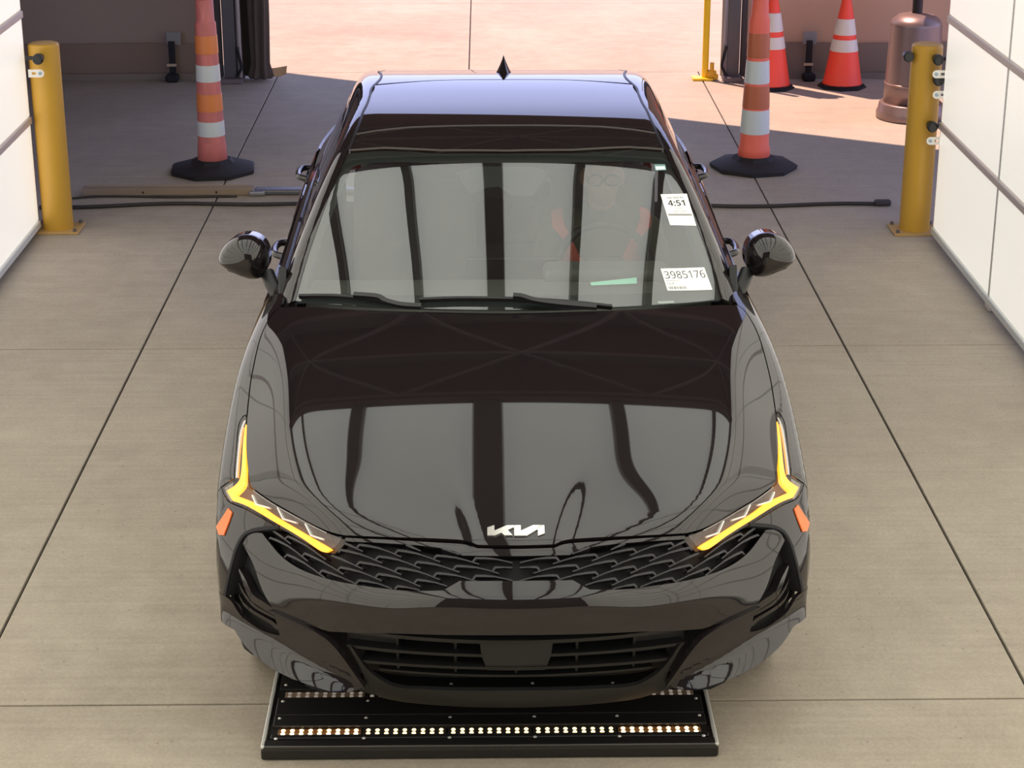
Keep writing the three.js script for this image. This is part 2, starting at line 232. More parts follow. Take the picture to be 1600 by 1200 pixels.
function tessellate(map, outline, edge) {                         // a grid cut to the outline
  const p0 = outline[0], [o0, d0] = map.from(...p0), q0 = reach(map.f, [o0, d0]), far = Math.hypot(q0[0] - o0[0], q0[1] - o0[1], q0[2] - o0[2]);
  const ca = map === SIDE || map === PILLAR ? edge : edge / far, cb = edge / far, lo = [0, 1].map((c) => Math.min(...outline.map((p) => p[c]))), hi = [0, 1].map((c) => Math.max(...outline.map((p) => p[c])));
  const na = Math.max(1, Math.ceil((hi[0] - lo[0]) / ca)), nb = Math.max(1, Math.ceil((hi[1] - lo[1]) / cb)), da = (hi[0] - lo[0]) / na, db = (hi[1] - lo[1]) / nb;
  const pts = [], keys = new Map(), tris = [];
  const vert = (p) => { const k = Math.round(p[0] * 2e6) * 1e8 + Math.round(p[1] * 2e6); if (!keys.has(k)) { keys.set(k, pts.length); pts.push(p); } return keys.get(k); };
  const cut = (poly, c, at, keep) => { const out = []; for (let i = 0; i < poly.length; i++) { const a = poly[i], b = poly[(i + 1) % poly.length], ia = keep * (a[c] - at) >= 0, ib = keep * (b[c] - at) >= 0; if (ia) out.push(a); if (ia !== ib) { const t = (at - a[c]) / (b[c] - a[c]), q = [a[0] + (b[0] - a[0]) * t, a[1] + (b[1] - a[1]) * t]; q[c] = at; out.push(q); } } return out; };
  for (let i = 0; i < na; i++) {
    const a0 = lo[0] + da * i, a1 = i === na - 1 ? hi[0] : lo[0] + da * (i + 1), strip = cut(cut(outline, 0, a0, 1), 0, a1, -1);
    if (strip.length < 3) continue;
    for (let j = 0; j < nb; j++) {
      const b0 = lo[1] + db * j, b1 = j === nb - 1 ? hi[1] : lo[1] + db * (j + 1), cell = cut(cut(strip, 1, b0, 1), 1, b1, -1).filter((p, k, l) => { const q = l[(k + 1) % l.length]; return Math.abs(p[0] - q[0]) + Math.abs(p[1] - q[1]) > 1e-7; });
      if (cell.length < 3) continue;
      for (const t of THREE.ShapeUtils.triangulateShape(cell.map((p) => new THREE.Vector2(p[0], p[1])), [])) { const v = t.map((k) => vert(cell[k])), [x, y, z] = v.map((k) => pts[k]); if (Math.abs((y[0] - x[0]) * (z[1] - x[1]) - (z[0] - x[0]) * (y[1] - x[1])) > 1e-10 && within(outline, (x[0] + y[0] + z[0]) / 3, (x[1] + y[1] + z[1]) / 3)) tris.push(v); }
    }
  }
  return [pts, pts.map(([a, b]) => onMap(map, a, b)), tris];
}
function skin(name, { thick = 0.012, off = 0, edge = 0.03, half = false, gap = 0, mirror = false, per = 4, uvQuad = null, outline = null, map = null } = {}) {
  if (!outline) [map, outline] = layout(name, { half, gap, mirror, per });
  const [pts, P, tris0] = tessellate(map, outline, edge), N = P.map((p) => gradient(map.f, p));
  const pos = [], nor = [], uv = [], idx = [], n = P.length;
  let flip = 0;                                                   // turn triangles to face outwards
  for (const [a, b, c] of tris0.slice(0, 60)) { const u = [0, 1, 2].map((k) => P[b][k] - P[a][k]), v = [0, 1, 2].map((k) => P[c][k] - P[a][k]); flip += (u[1] * v[2] - u[2] * v[1]) * N[a][0] + (u[2] * v[0] - u[0] * v[2]) * N[a][1] + (u[0] * v[1] - u[1] * v[0]) * N[a][2]; }
  const tris = flip < 0 ? tris0.map(([a, b, c]) => [a, c, b]) : tris0;
  const put = (p, m, s, w, t) => { pos.push(p[0] + m[0] * s, p[1] + m[1] * s, p[2] + m[2] * s); nor.push(m[0] * w, m[1] * w, m[2] * w); uv.push(...(uvQuad ? uvQuad(t) : [t[0] * 2, t[1] * 2])); };
  P.forEach((p, i) => put(p, N[i], off, 1, pts[i]));
  for (const t of tris) idx.push(...t);
  if (thick) {
    P.forEach((p, i) => put(p, N[i], off - thick, -1, pts[i]));
    for (const [a, b, c] of tris) idx.push(n + a, n + c, n + b);
    const edges = new Map(); for (const [a, b, c] of tris) for (const [i, j] of [[a, b], [b, c], [c, a]]) edges.has(j * 1e6 + i) ? edges.delete(j * 1e6 + i) : edges.set(i * 1e6 + j, [i, j]);
    for (const [i, j] of edges.values()) {
      const k = pos.length / 3, d = [0, 1, 2].map((c) => P[j][c] - P[i][c]), m = N[i], s = [d[1] * m[2] - d[2] * m[1], d[2] * m[0] - d[0] * m[2], d[0] * m[1] - d[1] * m[0]], l = Math.hypot(...s) || 1;
      for (const [q, o] of [[i, off], [j, off], [j, off - thick], [i, off - thick]]) { pos.push(...[0, 1, 2].map((c) => P[q][c] + N[q][c] * o)); nor.push(s[0] / l, s[1] / l, s[2] / l); uv.push(0, 0); }
      idx.push(k, k + 2, k + 1, k, k + 3, k + 2);
    }
  }
  const g = new THREE.BufferGeometry();
  g.setAttribute('position', new THREE.Float32BufferAttribute(pos, 3)); g.setAttribute('normal', new THREE.Float32BufferAttribute(nor, 3)); g.setAttribute('uv', new THREE.Float32BufferAttribute(uv, 2)); g.setIndex(idx);
  return g;
}
// a bar of rectangular section along points, lying on the directions in `ups`
function bar(points, ups, w, h, taper = () => 1) {
  const pos = [], idx = [], n = points.length;
  for (let i = 0; i < n; i++) {
    const p = V(...points[i]), t = V(...points[Math.min(n - 1, i + 1)]).sub(V(...points[Math.max(0, i - 1)])).normalize(), u = V(...ups[i]), s = V().crossVectors(t, u).normalize(), v = V().crossVectors(s, t).normalize(), k = taper(i / (n - 1));
    for (const [a, b] of [[-1, 0], [-0.75, 1], [0.75, 1], [1, 0]]) { const q = p.clone().addScaledVector(s, a * w * k / 2).addScaledVector(v, b * h); pos.push(q.x, q.y, q.z); }
  }
  for (let i = 0; i < n - 1; i++) for (let k = 0; k < 4; k++) { const a = i * 4 + k, b = i * 4 + (k + 1) % 4; idx.push(a, b, a + 4, b, b + 4, a + 4); }
  const e = (n - 1) * 4; idx.push(0, 2, 1, 0, 3, 2, e, e + 1, e + 2, e, e + 2, e + 3);
  const g = new THREE.BufferGeometry(); g.setAttribute('position', new THREE.Float32BufferAttribute(pos, 3)); g.setIndex(idx);
  const f = g.toNonIndexed(); f.computeVertexNormals(); f.setAttribute('uv', new THREE.Float32BufferAttribute(new Float32Array(f.attributes.position.count * 2), 2));
  return toCreasedNormals(f, 0.6);
}
const mirrorX = (g) => { const m = g.clone(); m.scale(-1, 1, 1); if (m.index) { const a = m.index.array; for (let i = 0; i < a.length; i += 3) [a[i + 1], a[i + 2]] = [a[i + 2], a[i + 1]]; } else for (const k of ['position', 'normal', 'uv']) { const t = m.attributes[k]; if (!t) continue; const s = t.itemSize, a = t.array; for (let i = 0; i < t.count; i += 3) for (let c = 0; c < s; c++) [a[(i + 1) * s + c], a[(i + 2) * s + c]] = [a[(i + 2) * s + c], a[(i + 1) * s + c]]; } return m; };
// a line lying on a body surface
function lineOn(name, { w = 0.006, h = 0.006, off = 0, per = 5, smooth = true, mirror = false } = {}) {
  const [key, pts] = OUTLINES[name], map = MAPS[key], fine = [];
  for (let i = 0; i < pts.length - 1; i++) {
    const p0 = pts[Math.max(0, i - 1)], p1 = pts[i], p2 = pts[i + 1], p3 = pts[Math.min(pts.length - 1, i + 2)];
    for (let k = 0; k < per; k++) { const t = k / per; fine.push(smooth && !p1[2] ? [0, 1].map((c) => 0.5 * (2 * p1[c] + (p2[c] - p0[c]) * t + (2 * p0[c] - 5 * p1[c] + 4 * p2[c] - p3[c]) * t * t + (3 * p1[c] - p0[c] - 3 * p2[c] + p3[c]) * t ** 3)) : [p1[0] + (p2[0] - p1[0]) * t, p1[1] + (p2[1] - p1[1]) * t]); }
  }
  fine.push(pts[pts.length - 1]);
  const P = fine.map(([a, b]) => onMap(map, a, b)), N = P.map((p) => gradient(map.f, p)), g = bar(P.map((p, i) => p.map((v, c) => v + N[i][c] * off)), N, w, h);
  return mirror ? mirrorX(g) : g;
}
// ---------- the floor: poured slabs with open joints ----------
const floor = struct('floor');
part('base', box(60, 0.2, 90, 0, -0.112, -38), M.joint, floor);
const slab = (x0, x1, z0, z1) => {
  const w = x1 - x0 - 0.009, d = z1 - z0 - 0.009, g = new RoundedBoxGeometry(w, 0.14, d, 1, 0.004).translate((x0 + x1) / 2, -0.07, (z0 + z1) / 2), p = g.attributes.position, u = g.attributes.uv;
  for (let i = 0; i < p.count; i++) u.setXY(i, p.getX(i) / 6 + 0.13, p.getZ(i) / 6);
  part('slab', g, M.concrete, floor);
};
const zs = [-10.62, -7.25, -3.89, -0.48, 2.9, 6.4];
for (let i = 0; i < 5; i++) for (const [a, b] of [[-5.2, -1.72], [-1.72, 1.64], [1.64, 5.2]]) slab(a, b, zs[i], zs[i + 1]);
for (let i = 0; i < 5; i++) for (const [a, b] of [[-7, -3.6], [-3.6, -0.2], [-0.2, 3.2], [3.2, 6.6]]) slab(a, b, -14.02 - 3.4 * i, -10.62 - 3.4 * i);
slab(-24, -7, -70, -10.62); slab(6.6, 24, -70, -10.62); slab(-7, 6.6, -70, -27.62); slab(5.2, 24, -10.62, 6.4); slab(-24, -5.2, -10.62, 6.4);

// ---------- the bay: panelled side walls, light ceiling, back wall ----------
const sideWall = (name, x, zFar, inner) => {                     // inner: +1 when the bay lies towards +x
  const o = struct(name), zNear = CEIL_NEAR, len = zNear - zFar;
  part('backing', box(0.07, CEIL - 0.05, len - 0.02, x - inner * 0.055, 0.05 + (CEIL - 0.05) / 2, (zFar + zNear) / 2), M.rail, o);
  const seams = [zFar]; for (let z = zFar + 1.3; z < zNear; z += 1.3) seams.push(z); seams.push(zNear);
  const rows = [0.05, 0.655, 1.25, 1.85, 2.45, 3.05, CEIL];
  const cache = new Map();
  for (let i = 0; i < seams.length - 1; i++) for (let j = 0; j < rows.length - 1; j++) {
    const d = seams[i + 1] - seams[i] - 0.014, h = rows[j + 1] - rows[j] - 0.045, k = d.toFixed(3) + h.toFixed(3);
    if (!cache.has(k)) cache.set(k, rbox(0.02, h, d, 0.004));
    part('glow_wall_panel', cache.get(k), M.wallGlow, o, [x - inner * 0.012, (rows[j] + rows[j + 1]) / 2 + 0.002, (seams[i] + seams[i + 1]) / 2]);
  }
  for (const y of rows.slice(0, -1)) part('rail', rbox(0.03, 0.04, len, 0.006), y < 0.1 ? M.pale : M.rail, o, [x - inner * 0.006, y + 0.0, (zFar + zNear) / 2]);
  for (const z of seams.slice(1, -1)) part('mullion', rbox(0.02, CEIL - 0.06, 0.03, 0.004), M.pale, o, [x - inner * 0.009, 0.05 + (CEIL - 0.05) / 2, z]);
  for (const z of seams.slice(1, -1)) part('foot', rbox(0.05, 0.05, 0.09, 0.008), M.rail, o, [x - inner * 0.02, 0.026, z]);
  for (let i = 0; i < 3; i++) {                                   // area lights added along the wall to back up its added glow
    const l = new THREE.RectAreaLight(new THREE.Color(1, 0.96, 0.88), ADDED_WALL_LIGHT, len / 3 - 0.1, CEIL - 0.2);
    l.position.set(x + inner * 0.012, CEIL / 2, zFar + len * (i + 0.5) / 3); l.lookAt(x + inner * 5, CEIL / 2, zFar + len * (i + 0.5) / 3); scene.add(l);
  }
  part('end_channel', rbox(0.09, CEIL - 0.05, 0.012, 0.003), M.rail, o, [x - inner * 0.05, 0.05 + (CEIL - 0.05) / 2, zFar - 0.007]);
};
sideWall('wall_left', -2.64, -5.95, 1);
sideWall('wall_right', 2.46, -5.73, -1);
const wallFront = struct('wall_front');
part('wall_panel', box(5.4, CEIL, 0.1, -0.09, CEIL / 2, CEIL_NEAR + 0.06), std(0x4d4542, 0.9), wallFront);
const ceiling = struct('ceiling');
part('ceiling_deck', box(5.5, 0.1, CEIL_NEAR - CEIL_FAR + 0.1, -0.09, CEIL + 0.17, (CEIL_FAR + CEIL_NEAR) / 2), M.roof, ceiling);
part('fascia', box(5.5, 1.0, 0.08, -0.09, 4.0, CEIL_FAR - 0.03), M.roof, ceiling);
const beamXs = [-2.55, -1.7, -0.9, -0.1, 0.7, 1.5, 2.38];
const panelMat = new THREE.MeshStandardMaterial({ color: 0xf4f1e6, roughness: 0.6, emissive: PANEL_TINT, emissiveIntensity: PANEL_GLOW });
const rowsZ = [CEIL_FAR, -1.35, 0.385, 2.12, 3.86, CEIL_NEAR];
for (let i = 0; i < 7; i++) part('beam', rbox(i === 3 ? 0.17 : 0.08, 0.12, CEIL_NEAR - CEIL_FAR, 0.01), M.steel, ceiling, [beamXs[i], CEIL + 0.02, (CEIL_FAR + CEIL_NEAR) / 2]);
for (const z of rowsZ.slice(0, -1)) part('cross_rail', rbox(5.1, 0.05, 0.035, 0.008), M.steel, ceiling, [-0.09, CEIL + 0.04, z]);
const rowWord = ['farthest', 'second', 'third', 'fourth', 'nearest'], colWord = ['beside the left wall', 'left of the left lane beam', 'just left of the wide beam', 'just right of the wide beam', 'right of the right lane beam', 'beside the right wall'];
for (let r = 0; r < 5; r++) for (let c = 0; c < 6; c++) {
  const wide = (i) => (i === 3 ? 0.085 : 0.04), x0 = beamXs[c] + wide(c), x1 = beamXs[c + 1] - wide(c + 1), z0 = rowsZ[r] + 0.02, z1 = rowsZ[r + 1] - 0.02, at = [(x0 + x1) / 2, CEIL, (z0 + z1) / 2];
  const p = thing('ceiling_light', `white glowing ceiling light panel ${colWord[c]}, ${rowWord[r]} row above the car`, 'ceiling light', at, 0, 'light panels of the bay ceiling');
  part('diffuser', rbox(x1 - x0, 0.03, z1 - z0, 0.006), panelMat, p, [0, 0.05, 0]);
  const l = new THREE.RectAreaLight(PANEL_TINT, PANEL_LIGHT, x1 - x0 - 0.02, z1 - z0 - 0.02);
  l.position.set(at[0], CEIL + 0.03, at[2]); l.lookAt(at[0], -10, at[2]); scene.add(l);
}

// ---------- the shaded passage beyond the bay: roof with an oblique eave, side wall ----------
const roof = struct('roof');
{
  const s = new THREE.Shape([new THREE.Vector2(-9, 3.05), new THREE.Vector2(9, 3.05), new THREE.Vector2(9, 4.9), new THREE.Vector2(1.65, 9.2), new THREE.Vector2(-2.83, 11.82), new THREE.Vector2(-9, 15.43)]);
  part('roof_deck', new THREE.ExtrudeGeometry(s, { depth: 0.16, bevelEnabled: false }).rotateX(-Math.PI / 2).translate(0, 4.2, 0), M.roof, roof);
  for (let k = 0; k < 3; k++) part('purlin', box(16, 0.2, 0.09, 0, 4.1, -4.1 - 1.5 * k), M.steel, roof);
  for (const [x0, x1] of [[-2.4, -0.7], [-0.7, 1.0], [1.0, 2.7]]) for (const d of [0, 1]) {
    const a = V(d ? x0 : x1, 4.02, -4.1), b = V(d ? x1 : x0, 4.02, -7.1);
    part('brace', tube([a.toArray(), b.toArray()], 0.03, 1, 8), M.steel, roof);
  }
}
const outerLeft = struct('wall_outer_left');
part('wall_panel', box(0.12, 4.2, 12.4, -5.2, 2.1, -10.5), std(0x6a5c50, 0.9), outerLeft);

// ---------- fabric walls of the tent behind, either side of its opening ----------
const cloth = (w, h, fold, color, amp) => {                      // sheet with thickness, gently folded
  const g = new THREE.BoxGeometry(w, h, 0.012, Math.ceil(w / 0.05), Math.ceil(h / 0.05), 1).translate(0, h / 2, 0), p = g.attributes.position;
  for (let i = 0; i < p.count; i++) { const x = p.getX(i), y = p.getY(i); p.setZ(i, p.getZ(i) + amp * (fbm(x * fold + 3, y * fold * 0.5, h, 3) + 0.4 * Math.sin(x * 5 + y * 2))); }
  g.computeVertexNormals(); return g;
};
const tentLitMat = std(0xc39c82, 0.92), flapMat = std(0x857263, 0.95), hemMat = std(0x7f7468, 0.95);  // first cloth painted lighter, as if lit by the sunny ground
const tent = (name, x0, x1, z, straps, mat, h) => {
  const o = struct(name), w = x1 - x0, cx = (x0 + x1) / 2;
  part('fabric', cloth(w, h - 0.24, 0.7, 0, 0.03), mat, o, [cx, 0.24, z]);
  part('skirt', cloth(w, 0.27, 2.2, 0, 0.045), flapMat, o, [cx, 0.005, z + 0.06]);
  part('hem', cloth(w, 0.05, 3, 0, 0.03), hemMat, o, [cx, 0.0, z + 0.13]);
  for (const x of straps) {
    part('strap', rbox(0.05, 0.30, 0.02, 0.005), M.black, o, [x, 0.16, z + 0.16]);
    part('strap_patch', rbox(0.11, 0.1, 0.008, 0.003), std(0x8c8a86, 0.8), o, [x + 0.01, 0.32, z + 0.1]);
    part('buckle', rbox(0.075, 0.022, 0.02, 0.004), std(0xb8a488, 0.5, 0.5), o, [x - 0.005, 0.125, z + 0.175]);
    part('strap_weight', rbox(0.1, 0.06, 0.1, 0.02), M.black, o, [x, 0.03, z + 0.2]);
  }
};
M.black = std(0x17161a, 0.8); M.gloss = std(0x050505, 0.08); M.plastic = std(0x0c0c0d, 0.42);
tent('wall_tent_left', -5.1, -2.18, -10.48, [-2.52], std(0x9a887b, 0.92), 2.6);  // same cloth painted darker for the deep shade on this side
tent('wall_tent_right', 1.97, 6.2, -10.44, [2.47], tentLitMat, 3.2);
// ---------- tent opening: posts, gathered curtain, yellow post ----------
const postMat = std(0x5d5a5c, 0.5, 0.6);
for (const [s, x] of [[-1, -2.06], [1, 1.87]]) {
  const p = thing('tent_post', s < 0 ? 'grey steel tent post and base plate at the left side of the opening' : 'grey steel tent post and base plate at the right side of the opening', 'post', [x, 0, -10.3]);
  part('post', rbox(0.1, 2.5, 0.1, 0.008, 0, 1.25, 0), postMat, p);
  part('inner_tube', cyl(0.022, 0.022, 2.4, -s * 0.075, 1.24, 0.04), std(0x9b9594, 0.4, 0.7), p);
  part('base_plate', rbox(s < 0 ? 0.2 : 0.15, 0.04, 0.2, 0.006, 0, 0.02, 0.03), std(0x74686a, 0.6, 0.3), p);
  part('cable', tube([[-s * 0.05, 0.05, 0.09], [-s * 0.09, 0.12, 0.1], [-s * 0.08, 0.2, 0.1], [-s * 0.06, 0.28, 0.08]], 0.012, 16), M.black, p);
  part('strut', rbox(0.045, 2.45, 0.05, 0.006, s * 0.085, 1.25, -0.01), std(0x4a4446, 0.7, 0.3), p);
}
{
  const g = lathe([[0.001, 2.4], [0.07, 2.4], [0.075, 1.2], [0.07, 0.5], [0.062, 0.12], [0.085, 0.02], [0.07, 0.0], [0.001, 0.0]], 48), q = g.attributes.position;
  for (let i = 0; i < q.count; i++) { const x = q.getX(i), z = q.getZ(i), a = Math.atan2(z, x), k = 1 + 0.2 * Math.sin(a * 7 + q.getY(i) * 2) + 0.1 * Math.sin(a * 3); q.setX(i, x * k); q.setZ(i, z * k); }
  g.computeVertexNormals();
  const c = thing('curtain', 'grey brown gathered curtain hanging at the left edge of the opening', 'curtain', [-1.83, 0.02, -10.32]);
  part('curtain_cloth', g, std(0x51463f, 0.9), c);
  const m = cloth(0.2, 0.09, 9, 0, 0.07).rotateX(-1.1);
  part('curtain_return', cloth(0.2, 2.4, 3, 0, 0.01), std(0x4a4440, 0.9), c, [-0.14, 0.0, -0.085]);
  part('turned_hem', m, std(0xcaa274, 0.85), c, [0.1, 0.02, 0.02]);
}
{
  const y = thing('yellow_post', 'thin bright yellow post with a flanged foot at the right edge of the opening', 'post', [1.66, 0, -10.3]);
  const ym = std(0xf0c414, 0.4);
  part('pole', cyl(0.026, 0.026, 2.3, 0, 1.16, 0), ym, y);
  part('flange', rbox(0.16, 0.02, 0.13, 0.005, -0.02, 0.011, 0.0), ym, y);
  part('clamp', merge([rbox(0.07, 0.06, 0.05, 0.01, 0.05, 0.05, 0.02), cyl(0.016, 0.016, 0.1, 0.05, 0.09, 0.03), rbox(0.04, 0.05, 0.04, 0.01, 0.08, 0.03, 0.03)]), std(0xd9a21c, 0.5), y);
}

// ---------- bollards ----------
const yellow = std(0xcd9f3a, 0.42);
for (const [s, x, z] of [[-1, -2.545, -6.0], [1, 2.395, -5.9]]) {
  const b = thing('bollard', s < 0 ? 'yellow steel bollard at the end of the left white wall' : 'yellow steel bollard at the end of the right white wall', 'bollard', [x, 0, z]);
  part('pipe', lathe([[0.001, 1.083], [0.07, 1.083], [0.083, 1.078], [0.0865, 1.066], [0.0865, 0.012], [0.001, 0.012]], 48), yellow, b);
  part('base_plate', rbox(0.27, 0.014, 0.23, 0.004, 0, 0.007, 0), std(0xb9965a, 0.6), b);
  for (const [i, j] of [[-1, -1], [-1, 1], [1, -1], [1, 1]]) part('bolt', cyl(0.011, 0.011, 0.018, i * 0.112, 0.022, j * 0.092, 6), M.steel, b);
}
// ---------- sensors clipped to the wall ends ----------
const sensor = (s, x, y, z, label, eyes = 1) => {
  const o = thing('sensor', label, 'sensor', [x, y, z]);
  for (let k = 0; k < eyes; k++) {
    const e = part('housing', lathe([[0.001, 0], [0.026, 0], [0.03, 0.006], [0.03, 0.03], [0.022, 0.04], [0.022, 0.075], [0.001, 0.075]], 24).rotateX(-Math.PI / 2), std(0x1b1b1e, 0.35), o, [k * s * -0.145, 0.02, k * -0.1]);
    part('eye', cyl(0.021, 0.021, 0.004, 0, 0, 0.002).rotateX(Math.PI / 2), std(0x06070b, 0.1), e);
  }
  const b = new THREE.Shape(); b.moveTo(-0.02, -0.022); b.lineTo(0.045, -0.022); b.absarc(0.045, 0, 0.022, -Math.PI / 2, Math.PI / 2, false); b.lineTo(-0.02, 0.022);
  const hole = new THREE.Path(); hole.moveTo(0.0, -0.007); hole.lineTo(0.022, -0.007); hole.lineTo(0.022, 0.007); hole.lineTo(0.0, 0.007); b.holes.push(hole);
  const g = new THREE.ExtrudeGeometry(b, { depth: 0.004, bevelEnabled: false }); if (s > 0) g.rotateY(Math.PI).translate(0, 0, 0.004);
  part('bracket', g, std(0xe9e6e0, 0.35, 0.2), o, [s * 0.035, -0.055, 0.004]);
  part('screw', cyl(0.009, 0.009, 0.006).rotateX(Math.PI / 2), std(0x8fa3b0, 0.3, 0.6), o, [s * -0.01, -0.055, 0.011]);
  part('arm', rbox(0.07, 0.02, 0.02, 0.004, s * 0.045, 0.02, -0.05), std(0x2a2628, 0.5), o);
};
sensor(-1, -2.545, 1.0, -5.825, 'black round sensor on a white bracket at the top of the left bollard');
sensor(1, 2.425, 1.0, -5.73, 'black double sensor on a white bracket, topmost on the right bollard', 2);
sensor(1, 2.435, 0.885, -5.73, 'black sensor on a white bracket, middle one at the right bollard');
sensor(1, 2.42, 0.625, -5.73, 'black sensor on a white bracket, lowest one at the right bollard');

// ---------- channelizer drums and cones ----------
const orange = std(0xe88680, 0.5), stripeO = std(0xe0854a, 0.4), stripeW = std(0xcfd6d6, 0.35), rubber = std(0x29262b, 0.8);
const stripeR = std(0xbb6848, 0.4);
const weatherMap = texture(256, (u, v) => { const s = fbm(u * 8, v * 8, 1) * 34 + (rnd() - 0.5) * 10; return [225 + s, 225 + s, 225 + s]; });
orange.map = weatherMap; rubber.map = weatherMap;
const foot = (r0, r1, h) => { const g = lathe([[0.001, h], [r0, h], [r0 + 0.025, h * 0.72], [r1 - 0.02, h * 0.45], [r1, h * 0.3], [r1 - 0.006, 0], [0.001, 0]], 8); return toCreasedNormals(g.toNonIndexed(), 0.5); };
const drum = (x, z, turn, label, bands, profile, body = orange) => {
  const d = thing('channelizer', label, 'traffic channelizer', [x, 0, z], turn);
  part('base', foot(0.12, 0.285, 0.085).rotateY(Math.PI / 8), rubber, d);
  const r = (y) => { for (let i = 0; i < profile.length - 1; i++) { const [r0, y0] = profile[i], [r1, y1] = profile[i + 1]; if (y <= y0 && y >= y1) return y0 === y1 ? r0 : r1 + (r0 - r1) * (y - y1) / (y0 - y1); } return 0.08; };
  part('body', lathe([[0.001, profile[0][1]], ...profile, [0.001, 0.05]], 40), body, d);
  for (const [y1, y0, m] of bands) part('stripe', lathe([[r(y0) + 0.001, y0], [r(y0) + 0.003, y0 + 0.002], [r((y0 + y1) / 2) + 0.003, (y0 + y1) / 2], [r(y1) + 0.003, y1 - 0.002], [r(y1) + 0.001, y1]], 40), m, d);
  part('handle', tube([[-0.04, profile[0][1], 0], [-0.04, profile[0][1] + 0.09, 0], [0, profile[0][1] + 0.12, 0], [0.04, profile[0][1] + 0.09, 0], [0.04, profile[0][1], 0]], 0.012, 20), body, d);
  return d;
};
drum(-1.83, -7.38, 0.1, 'faded orange channelizer post with black rubber base left of the car', [[0.88, 0.765, stripeO], [0.695, 0.59, stripeW], [0.51, 0.4, stripeO], [0.335, 0.24, stripeW]].map(([a, b, m]) => [a, b, m]),
  [[0.055, 1.1], [0.058, 0.97], [0.066, 0.955], [0.072, 0.7], [0.081, 0.4], [0.087, 0.2], [0.09, 0.19], [0.098, 0.05]]);
drum(1.665, -7.42, 0.25, 'orange channelizer post with wide striped sleeves right of the car', [[0.88, 0.725, stripeR], [0.705, 0.56, stripeW], [0.545, 0.4, stripeR], [0.39, 0.235, stripeW]],
  [[0.05, 1.1], [0.058, 0.98], [0.066, 0.96], [0.07, 0.72], [0.078, 0.56], [0.085, 0.4], [0.092, 0.23], [0.094, 0.15], [0.102, 0.14], [0.106, 0.05]], std(0xf2715c, 0.5));
const cone = (x, z, label, white) => {
  const c = thing('traffic_cone', label, 'traffic cone', [x, 0, z], 0.2);
  part('base', (() => { const g = foot(0.15, 0.19, 0.035).rotateY(Math.PI / 8); return g; })(), rubber, c);
  const r = (y) => 0.15 - 0.118 * (y - 0.03) / 0.68;
  part('body', lathe([[0.001, 0.71], [0.026, 0.71], [0.03, 0.7], [r(0.5), 0.5], [r(0.2), 0.2], [r(0.035), 0.035], [0.16, 0.03], [0.001, 0.025]], 40), std(0xff4f38, 0.5), c);
  for (const [a, b] of white) part('collar', lathe([[r(a) + 0.0005, a], [r(a) + 0.003, a + 0.002], [r(b) + 0.003, b - 0.002], [r(b) + 0.0005, b]], 40), std(0xdfd8d0, 0.4), c);
};
cone(2.13, -9.98, 'orange traffic cone in the sun behind the right channelizer', [[0.44, 0.58], [0.31, 0.40]]);
cone(2.69, -10.0, 'orange traffic cone in front of the shaded tent wall, nearer the heater', [[0.41, 0.53], [0.285, 0.375]]);

// ---------- patio heater ----------
{
  const h = thing('patio_heater', 'bronze patio heater with round tank housing beside the right bollard', 'heater', [2.99, 0, -8.9]);
  const bronze = std(0x8b7773, 0.36, 0.45);
  part('base', lathe([[0.001, 0.12], [0.215, 0.12], [0.225, 0.11], [0.235, 0.06], [0.243, 0.05], [0.243, 0.01], [0.236, 0.0], [0.001, 0.0]], 56), bronze, h);
  const t = part('tank_housing', lathe([[0.001, 0.755], [0.07, 0.752], [0.13, 0.738], [0.165, 0.71], [0.18, 0.685], [0.176, 0.677], [0.182, 0.668], [0.193, 0.25], [0.196, 0.245], [0.197, 0.12], [0.001, 0.12]], 56), bronze, h);
  for (const a of [2.2, -0.9]) part('vent_slot', rbox(0.03, 0.045, 0.012, 0.006), M.black, t, [Math.sin(a + 1.2) * 0.194, 0.19, Math.cos(a + 1.2) * 0.194]).rotation.y = a + 1.2;
  part('seam_ring', lathe([[0.193, 0.262], [0.199, 0.258], [0.199, 0.25], [0.193, 0.246]], 56), std(0xa68a7e, 0.3, 0.6), h);
  part('pole', cyl(0.036, 0.036, 1.1, 0, 1.28, 0), std(0x2f2728, 0.4, 0.4), h);
  part('burner', lathe([[0.001, 2.02], [0.09, 2.02], [0.1, 1.98], [0.08, 1.83], [0.001, 1.83]], 32), bronze, h);
  part('reflector', lathe([[0.001, 2.16], [0.12, 2.15], [0.4, 2.06], [0.405, 2.05], [0.12, 2.13], [0.001, 2.135]], 48), std(0xb9b4ae, 0.25, 0.9), h);
  part('reflector_stem', cyl(0.012, 0.012, 0.14, 0, 2.08, 0), std(0x555055, 0.4, 0.6), h);
}
